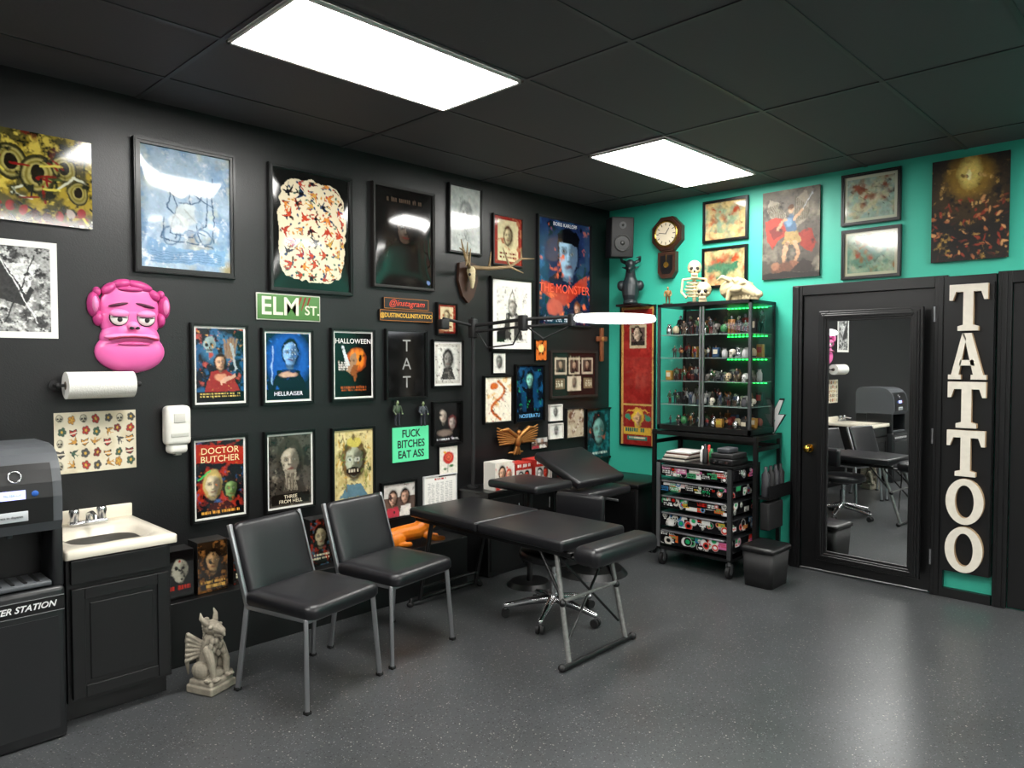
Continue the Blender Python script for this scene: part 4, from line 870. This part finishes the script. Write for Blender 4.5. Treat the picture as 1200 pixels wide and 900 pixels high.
# ---- client arm rest and tilted chair behind
b=MB()
b.rbox((3.68,3.42,.70),(.38,.46,.055),.022,VINYL,seg=4)
b.cyl((3.68,3.42,.03),(3.68,3.42,.68),.02,BLK,seg=14); b.cyl((3.68,3.42,0),(3.68,3.42,.03),.16,BLK,seg=24,r2=.13)
b.build('padded_arm_rest_stand')
b=MB()
Mt=T(4.22,3.42,.76)@RX(23)
b.rbox((0,0,0),(.54,.46,.06),.02,VINYL,rot=Mt,seg=4)
b.cyl((4.22,3.3,.04),(4.22,3.3,.45),.04,BLK,seg=16); b.cyl((4.22,3.3,.45),(4.22,3.3,.62),.025,CHROME,seg=16)
b.rbox((4.22,3.28,.60),(.5,.3,.06),.02,VINYL); b.cyl((4.22,3.3,0.0),(4.22,3.3,.04),.26,BLK,seg=28,r2=.22)
b.tube([(4.24,3.55,.78),(4.24,3.4,.6)],.014,BLK)
b.tube([(4.22,3.30,.70),(4.22,3.3,.62)],.014,BLK)
b.build('tattoo_client_chair')
# ---- low cabinet by the wall behind tables, boxes on it
b=MB(); b.box((4.10,3.885,.30),(1.04,.31,.59),CB); b.box((4.10,3.88,.60),(1.06,.325,.02),BLK)
for k in range(3): b.box((3.76+.34*k,3.727,.3),(.32,.012,.52),CB); b.cyl((3.88+.34*k,3.715,.42),(3.88+.34*k,3.715,.5),.006,CHROME)
b.build('low_storage_cabinet',bevel=.003)
def a_wbox(A): A.bg('#e0d8cc').n('#c83228',4,.56).face(.35,.4,.22,'#e0b090','#201410').face(.7,.5,.18,'#d8a888','#c03020').t(.1,.8,.9,.95,'#c02820',1)
def a_rbox(A): A.bg('#c8c4bc').r(0,0,1,.3,'#a82820').t(.1,.05,.9,.25,'#f0f0e8').face(.3,.6,.2,'#e8e0d8','#101010').face(.7,.6,.2,'#d04030','#101010')
boxset('collectible_toy_box',3.76,3.80,.61,.2,.2,.12,a_wbox,side='#d8d4cc'); boxset('collectible_toy_box',3.97,3.82,.61,.17,.17,.14,a_rbox,side='#b83028'); boxset('collectible_toy_box',4.18,3.82,.61,.17,.18,.14,a_rbox,side='#b83028'); 
b=MB(); figure(b,(0,0,0),.2,'#f0f0e8','#b82820','#e0d8d0',0); figure(b,(.12,0,0),.17,'#e8c8a0','#d8d8d0','#a02018',0); b.build('toy_figure_pair',T(4.34,3.82,.612))
# ---- ring lamp on boom
b=MB(); px_,py_=3.645,3.955
b.cyl((px_,py_,.612),(px_,py_,.63),.045,BLKM); b.cyl((px_,py_,.62),(px_,py_,1.86),.016,BLKM)
zb=1.80; tip=(3.93,3.26,1.85)
b.tube([(px_,py_,zb),(3.75,3.55,zb+.035),tip],.013,BLKM); b.tube([(px_,py_,zb-.045),(3.75,3.55,zb-.015),(3.93,3.26,1.80)],.010,BLKM)
b.rbox((px_,py_,zb-.02),(.055,.055,.14),.01,BLKM); b.rbox((3.75,3.55,zb+.01),(.055,.055,.11),.01,BLKM); b.rbox((3.93,3.26,1.825),(.045,.045,.09),.01,BLKM)
b.tube([(px_-.3,py_-.02,1.84),(px_,py_,1.80)],.011,BLKM); b.rbox((px_-.3,py_-.02,1.80),(.07,.06,.07),.01,BLKM)
b.tube([(px_,py_,zb),(px_+.03,py_-.12,1.64),(px_+.07,py_-.34,1.66),(3.75,3.55,zb)],.006,BLKM)
b.tube([(3.75,3.55,zb),(3.82,3.42,1.70),(3.93,3.26,1.79)],.006,BLKM)
cR=(3.98,2.93,1.825); RR=Matrix.Rotation(7*D2R,4,Vector((.7,-.7,0)))
b.tube([tip,(3.96,3.2,1.87),(cR[0]-.01,cR[1]+.25,cR[2]+.03)],.012,BLKM)
b.torus(cR,.252,.019,RINGM,rot=RR,seg=64,s2=12,sq=.9)
b.torus((cR[0],cR[1],cR[2]+.018),.252,.014,WHITEP,rot=RR,seg=64,s2=12,sq=.5)
b.build('ring_light_lamp')
# ---- corner black cabinet
b=MB(); b.rbox((5.13,3.63,.27),(.46,.52,.5),.015,CB); b.rbox((5.13,3.63,.535),(.5,.56,.035),.01,BLK); b.box((4.895,3.63,.27),(.01,.46,.44),BLK); b.rbox((4.885,3.63,.4),(.015,.16,.02),.005,STEEL)
for sx in (-1,1):
    for sy in (-1,1): b.cyl((5.13+sx*.2,3.63+sy*.22,0),(5.13+sx*.2,3.63+sy*.22,.03),.02,BLKM)
b.build('storage_tub_cabinet')
# ---- speaker
b=MB(); b.rbox((0,0,0),(.2,.19,.34),.012,BLKM)
b.cyl((0,-.095,-.05),(0,-.1,-.05),.075,BLK,seg=28); b.torus((0,-.1,-.05),.066,.008,PAINT,'#2a2a2a',rot=RX(90)); b.lathe([(.06,0),(.03,.02),(.001,.024)],(0,-.099,-.05),PAINT,'#1c1c1e',rot=RX(-90)); b.ell((0,-.095,-.05),(.022,.012,.022),BLK)
b.cyl((0,-.095,.1),(0,-.1,.1),.03,PAINT,'#3a3a3c',seg=20); b.ell((0,-.1,.1),(.012,.008,.012),BLK)
b.tube([(0,.09,0),(.05,.17,0),(.09,.2,0)],.015,BLKM)
b.build('wall_speaker',T(5.2,3.78,2.60)@RZ(-38)@RX(4))
# ---- dark bust on a small shelf
b=MB(); b.box((XW-.09,3.72,2.025),(.17,.26,.02),BLK); b.build('bracket_shelf',bevel=.002)
DK=mat('dark_resin',col='#1d2528',rough=.4,mott=.4,ms=30)
b=MB(); b.lathe([(.07,0),(.07,.02),(.05,.04),(.045,.07)],(0,0,0),DK,seg=16)
b.taper([(0,0,.08),(0,.02,.17),(0,0,.25),(0,-.02,.32)],[.075,.085,.05,.04],DK,seg=14)
for s_ in (-1,1):
    b.ell((s_*.085,.01,.17),(.04,.04,.05),DK); b.taper([(s_*.02,0,.37),(s_*.08,.02,.40),(s_*.09,-.02,.43),(s_*.05,-.05,.42)],[.02,.016,.011,.004],DK); b.taper([(s_*.03,-.01,.33),(s_*.08,.0,.34)],[.015,.004],DK)
b.ell((0,-.03,.36),(.045,.055,.05),DK); b.taper([(0,-.06,.345),(0,-.1,.315)],[.03,.018],DK); b.taper([(0,-.05,.31),(0,-.08,.29)],[.018,.01],DK)
b.build('demon_bust',T(XW-.14,3.72,2.036)@RZ(-60)@Matrix.Scale(.93,4),remesh=.006,smooth_it=1)
# ---- clock
y,z=RWP(785,289); b=MB()
def octo(r,k=0): return [(r*math.cos((22.5+45*i)*D2R),r*math.sin((22.5+45*i)*D2R)+k) for i in range(8)]
b.prism(octo(.155,.10),0,.05,WOODC); b.prism(octo(.14,.10),.05,.06,WOODC)
b.prism([(-.085,-.05),(.085,-.05),(.085,-.22),(.05,-.27),(-.05,-.27),(-.085,-.22)],0,.05,WOODC)
b.prism([(-.06,-.08),(.06,-.08),(.06,-.2),(.035,-.235),(-.035,-.235),(-.06,-.2)],.05,.053,BLK)
b.torus((0,.10,.062),.105,.01,BRASS,seg=36); b.cyl((0,.10,.058),(0,.10,.064),.1,PAINT,'#d8cdb4',seg=36)
for k in range(12):
    a=k*30*D2R; b.box((.08*math.sin(a),.10+.08*math.cos(a),.065),(.006,.022,.002),PAINT,'#1a1410',rot=RZ(-k*30))
b.box((.018,.125,.067),(.006,.055,.002),PAINT,'#101010',rot=RZ(-35)); b.box((-.03,.105,.067),(.005,.075,.002),PAINT,'#101010',rot=RZ(80))
b.cyl((0,-.16,.054),(0,-.16,.058),.025,BRASS,seg=20); b.box((0,-.11,.056),(.004,.08,.002),BRASS)
b.build('schoolhouse_wall_clock',T(XW-.002,y,z)@MR)

# ============================================================ DISPLAY CABINET + RACK
cx0,cx1,cy0,cy1,cz0,cz1=5.0,5.40,2.47,3.26,1.0,1.99
b=MB(); cxc=(cx0+cx1)/2; cyc=(cy0+cy1)/2; dx=cx1-cx0; dy=cy1-cy0
b.box((cxc,cyc,cz0+.02),(dx,dy,.04),BLK); b.box((cxc,cyc,cz1-.012),(dx,dy,.024),BLK); b.box((cx1-.006,cyc,(cz0+cz1)/2),(.01,dy-.03,cz1-cz0-.07),mat('cabinet_back',col='#3a4644',rough=.3))
for x in (cx0+.01,cx1-.01):
    for y in (cy0+.01,cy1-.01): b.box((x,y,(cz0+cz1)/2),(.02,.02,cz1-cz0-.002),BLK if (x>5.2) else DSTEEL)
shz=[1.2,1.385,1.565,1.745]
for z in shz: b.box((cxc,cyc,z),(dx-.03,dy-.04,.006),mat('shelf_glass',col='#7a8c86',rough=.15))
for y in (2.86,2.885): b.box((cx0+.012,y,(cz0+cz1)/2),(.012,.014,cz1-cz0-.07),STEEL)
b.build('glass_display_cabinet')
g=MB(); 
g.add([(cx0+.004,cy0+.02,cz0+.04),(cx0+.004,cy1-.02,cz0+.04),(cx0+.004,cy1-.02,cz1-.025),(cx0+.004,cy0+.02,cz1-.025)],[(0,1,2,3)],GLASS)
g.add([(cx0+.02,cy0+.004,cz0+.04),(cx1-.02,cy0+.004,cz0+.04),(cx1-.02,cy0+.004,cz1-.025),(cx0+.02,cy0+.004,cz1-.025)],[(0,1,2,3)],GLASS)
go=g.build('glass_panes'); go.parent=bpy.data.objects['glass_display_cabinet']
g=MB()
for z in (1.385,1.565,1.745,1.965):
    for k in range(11): g.box((cx1-.03,2.53+.031*k,z-.012),(.010,.016,.006),GREENM)
go=g.build('green_led_strips'); go.parent=bpy.data.objects['glass_display_cabinet']
def skull(b,c,s_,m=BONE,yaw=0,col=None):
    M0=b.M.copy(); b.M=b.M@Matrix.Translation(c)@RZ(yaw)@Matrix.Scale(s_,4)
    b.ell((0,.08,.62),(.36,.46,.38),m,col,seg=14); b.ell((0,-.22,.42),(.25,.2,.2),m,col,seg=12); b.rbox((0,-.25,.2),(.34,.25,.18),.06,m,col); b.rbox((0,-.2,.07),(.36,.3,.13),.05,m,col)
    for k in (-1,1): b.ell((k*.14,-.34,.52),(.1,.08,.1),PAINT,'#120d08',seg=10); b.ell((k*.26,-.15,.42),(.06,.12,.07),m,col,seg=8)
    b.ell((0,-.41,.37),(.045,.04,.07),PAINT,'#120d08',seg=8); b.box((0,-.385,.165),(.28,.01,.015),PAINT,'#1a120c')
    for k in range(5): b.box((-.11+.055*k,-.39,.17),(.008,.01,.08),PAINT,'#2a2016')
    b.M=M0
R=random.Random(5); b=MB()
lev=[(1.041,.13),(1.205,.155),(1.390,.155),(1.570,.15),(1.750,.19)]
for li,(z,hm) in enumerate(lev):
    for row,xx in enumerate((5.06,5.18,5.30)):
        y=cy0+.06+R.uniform(0,.02)
        while y<cy1-.05:
            k=R.random(); hh_=hm*(.72+.12*row)
            right=y<2.86
            if right and li in (1,2,3) and k<.35 or k<.1: skull(b,(xx,y,z),hh_*R.uniform(.4,.6),PAINT,-90+R.uniform(-25,25),R.choice(['#c8c2b2','#a89878','#8a8a88','#5a5650','#c8c8c4']))
            elif k<.68: figure(b,(xx,y,z),hh_*R.uniform(.65,.98),R.choice(['#c8a088','#6a7a5a','#b8b8b0','#4a2a20','#888890']),R.choice(['#7a2018','#141418','#141418','#23344a','#a8a8a4','#2a4a2c','#8a5a2a','#3a3028','#1c1c1c']),R.choice(['#1c1c20','#2a3444','#4a3a2c','#5a2420','#101010']),R.choice([0,0,1]) if hm>.15 else 0,-90+R.uniform(-30,30))
            elif k<.76: b.rbox((xx,y,z+hh_*.35),(.04,.05,hh_*.68),.004,PAINT,R.choice(['#a8a498','#781c14','#1c3a5a','#a07830','#222226','#141414'])); b.box((xx-.0213,y,z+hh_*.4),(.001,.035,hh_*.3),PAINT,R.choice(['#c0b8a0','#101010','#a09030','#902020']))
            elif k<.9: b.lathe([(.018,0),(.022,.01),(.022,hh_*.4),(.013,hh_*.5),(.013,hh_*.58),(.017,hh_*.6)],(xx,y,z),CHROME if R.random()<.4 else PAINT,R.choice(['#a8a8a8','#3a3a3e','#6a4a2a']),seg=14)
            else: b.ell((xx,y,z+.035),(.024,.028,.035),PAINT,R.choice(['#a89d80','#b8b8b8','#2a6a3a','#802018'])); b.cyl((xx,y,z),(xx,y,z+.012),.025,PAINT,'#1a1a1a')
            y+=R.uniform(.05,.075)
b.build('figurine_collection')
# rack under cabinet
b=MB()
for x in (5.0,5.385):
    for y in (2.425,3.28): b.box((x,y,.5),(.028,.028,.995),BLK)
b.box((5.19,2.853,.975),(.42,.88,.03),BLK); 
for z in (.9,.16):
    b.box((5.385,2.853,z),(.022,.84,.03),BLK)
    for y in (2.425,3.28): b.box((5.19,y,z),(.36,.022,.03),BLK)
b.box((5.19,2.425,.55),(.36,.01,.02),BLK)
b.build('metal_rack_stand')
# ---- tool cart
b=MB(); x0,x1,y0,y1=4.73,5.17,2.47,3.08; xc=(x0+x1)/2; yc=(y0+y1)/2
for x in (x0+.012,x1-.012):
    for y in (y0+.012,y1-.012): b.box((x,y,.46),(.024,.024,.66),BLK)
for z in (.135,.785): b.box((xc,yc,z),(x1-x0,y1-y0,.02),BLK)
b.box((x1-.01,yc,.46),(.01,y1-y0-.02,.64),BLK); 
zs=[(.165,.275),(.305,.41),(.44,.535),(.565,.65),(.68,.765)]
MFR=lambda x,y,z: T(x,y,z)@MR
for i,(za,zb_) in enumerate(zs):
    b.rbox(((x0+x1)/2-.004,yc,(za+zb_)/2),(x1-x0-.02,y1-y0-.05,zb_-za),.008,mat('smoked_drawer',col='#26272a',rough=.3))
    M0=b.M; b.M=MFR(x0+.005,yc,(za+zb_)/2); artgrid(b,a_stick('#101012',34,.14,.34),0,0,y1-y0-.07,(zb_-za)*.9,0.002,170,100+i,GLOSSP)
    b.M=T(xc,y0+.0243,(za+zb_)/2)@ML; artgrid(b,a_stick('#101012',10,.15,.34),0,0,x1-x0-.07,(zb_-za)*.86,0.002,60,200+i,GLOSSP); b.M=M0
    b.rbox((x0-.004,yc,zb_-.006),(.02,y1-y0-.1,.012),.004,STEEL)
b.box((x0-.002,y1-.014,.46),(.006,.03,.64),STEEL); b.box((x0-.002,y0+.014,.46),(.006,.03,.64),DSTEEL)
for x in (x0+.04,x1-.04):
    for y in (y0+.03,y1-.03):
        b.cyl((x,y,.125),(x,y,.09),.014,STEEL); b.box((x,y-.018,.075),(.03,.004,.06),STEEL); b.box((x,y+.018,.075),(.03,.004,.06),STEEL); b.cyl((x,y-.014,.045),(x,y+.014,.045),.045,BLKM,seg=20); b.cyl((x,y-.016,.045),(x,y+.016,.045),.02,STEEL)
b.build('sticker_covered_tool_cart')
b=MB(); 
for k in range(6): b.box((4.90+.005*k,2.955-.002*k,.801+.011*k),(.26,.2,.009),PAINT,['#d8d4c8','#2a2a2a','#b8b0a0','#e8e4dc','#5a3a30','#c8c8c4'][k],rot=RZ(2*k-6))
b.build('stack_of_sketchbooks')
b=MB(); b.rbox((4.90,2.58,.82),(.24,.18,.045),.008,BLK); b.rbox((4.90,2.58,.862),(.22,.17,.035),.008,BLKM)
for k in range(3): b.cyl((4.785,2.53+.05*k,.82),(4.77,2.53+.05*k,.82),.012,CHROME)
b.rbox((4.88,2.58,.9),(.14,.1,.035),.01,PAINT,'#3a3c40'); b.build('tattoo_power_supply')
b=MB()
for k,(c_,h_) in enumerate((('#1a1a1c',.14),('#d8d8d4',.12),('#2a7a4a',.1),('#b82a20',.12))): b.lathe([(.018,0),(.02,.01),(.02,h_*.7),(.01,h_*.82),(.01,h_),(.001,h_)],(4.80+.045*k,2.715+.045*(k%2),.797),PAINT,c_,seg=14)
b.build('ink_bottle_group')
b=MB(); 
for k in range(4): b.lathe([(.028,0),(.03,.01),(.03,.16),(.012,.19),(.012,.22),(.001,.22)],(5.05+.08*k,2.37,.56),BLKM if k%2 else PAINT,'#2a2a2e',seg=14)
b.box((5.19,2.365,.552),(.36,.085,.01),BLK); b.box((5.19,2.325,.60),(.36,.004,.09),BLK); b.rbox((5.15,2.37,.42),(.24,.07,.2),.01,BLKM); b.build('side_caddy_with_bottles')
# top of cabinet
b=MB(); z=cz1+.001; c0=(5.2,3.05)
M0=b.M; b.M=T(c0[0],c0[1],z)@RZ(-60)
b.cyl((0,0,0),(0,0,.02),.06,PAINT,'#2a1c14'); b.tube([(0,.0,.02),(0,.01,.2)],.014,BONE)
for k in range(5):
    w_=.07-.007*abs(k-2); b.torus((0,-.0,.07+.026*k),w_,.006,BONE,rot=RX(12),seg=18,s2=6)
b.tube([(-.09,0,.2),(0,-.015,.205),(.09,0,.2)],.009,BONE)
for s_ in (-1,1): b.tube([(s_*.09,0,.2),(s_*.1,.0,.1),(s_*.06,-.05,.05)],.009,BONE)
skull(b,(0,-.01,.2),.15,BONE,0); b.M=M0
b.build('skeleton_bust')
b=MB(); skull(b,(5.08,2.90,z),.16,BONE,-70); b.build('human_skull_model')
b=MB()
b.M=T(5.2,2.655,z)@RZ(80)
b.taper([(.11,0,.1),(.03,0,.115),(-.05,0,.1),(-.12,0,.06),(-.17,0,.045)],[.07,.075,.055,.036,.024],BONE,seg=14)
b.taper([(.1,0,.03),(-.03,0,.026),(-.15,0,.02)],[.03,.024,.018],BONE,seg=12)
for s_ in (-1,1):
    b.taper([(.05,s_*.05,.16),(.1,s_*.09,.19),(.15,s_*.09,.17)],[.022,.016,.005],BONE); b.taper([(0,s_*.055,.15),(.03,s_*.08,.18)],[.018,.005],BONE); b.ell((.0,s_*.065,.09),(.05,.018,.022),BONE); b.ell((-.05,s_*.045,.135),(.025,.02,.012),BONE)
    b.taper([(.06,s_*.055,.08),(.08,s_*.05,.02)],[.018,.016],BONE)
    for k in range(6): b.cyl((-.16+.03*k,s_*.025,.045),(-.16+.03*k,s_*.03,.012),.006,BONE,r2=.001,seg=6)
for v in b.v: v.z=max(v.z,z)
b.build('horned_animal_skull',remesh=.005,smooth_it=1)
b=MB(); figure(b,(5.06,3.205,z),.14,'#8a6a3c','#7a5a30','#5a4424',0,-70); b.cyl((5.06,3.205,z),(5.06,3.205,z+.008),.04,PAINT,'#2a2018'); b.build('bronze_figurine')
# ---- trash bin
b=MB(); cx,cy=4.84,2.265
b.loft([rrect(.26,.2,.03,.001,5,cx,cy),rrect(.28,.23,.03,.245,5,cx,cy)],BLKM); b.loft([rrect(.30,.25,.03,.245,5,cx,cy),rrect(.30,.25,.03,.268,5,cx,cy),rrect(.27,.22,.03,.278,5,cx,cy)],BLK)
b.build('lidded_trash_bin')
# ---- lightning bolt
y,z=RWP(908,490); b=MB()
bolt=[(.02,.14),(-.055,-.01),(-.01,-.01),(-.035,-.14),(.06,.03),(.012,.03),(.05,.14)]
b.prism([(x*1.15,y_*1.1) for x,y_ in bolt],0,.01,BLK); b.prism(bolt,.01,.014,PAINT,'#f0f0ee')
b.build('lightning_bolt_sign',T(XW-.002,y-.02,z)@MR)

# ============================================================ CAMERA / WORLD
cam=bpy.data.cameras.new('camera'); co=bpy.data.objects.new('camera',cam); sc.collection.objects.link(co)
cam.sensor_width=36; cam.lens=FOC/1200*36; co.location=(0,0,CAMH); co.rotation_euler=(math.pi/2-PITCH,0,YAW-math.pi/2); cam.clip_start=.02
sc.camera=co
wd=bpy.data.worlds.new('world'); sc.world=wd; wd.use_nodes=True; wd.node_tree.nodes['Background'].inputs[0].default_value=(.5,.5,.52,1); wd.node_tree.nodes['Background'].inputs[1].default_value=.1
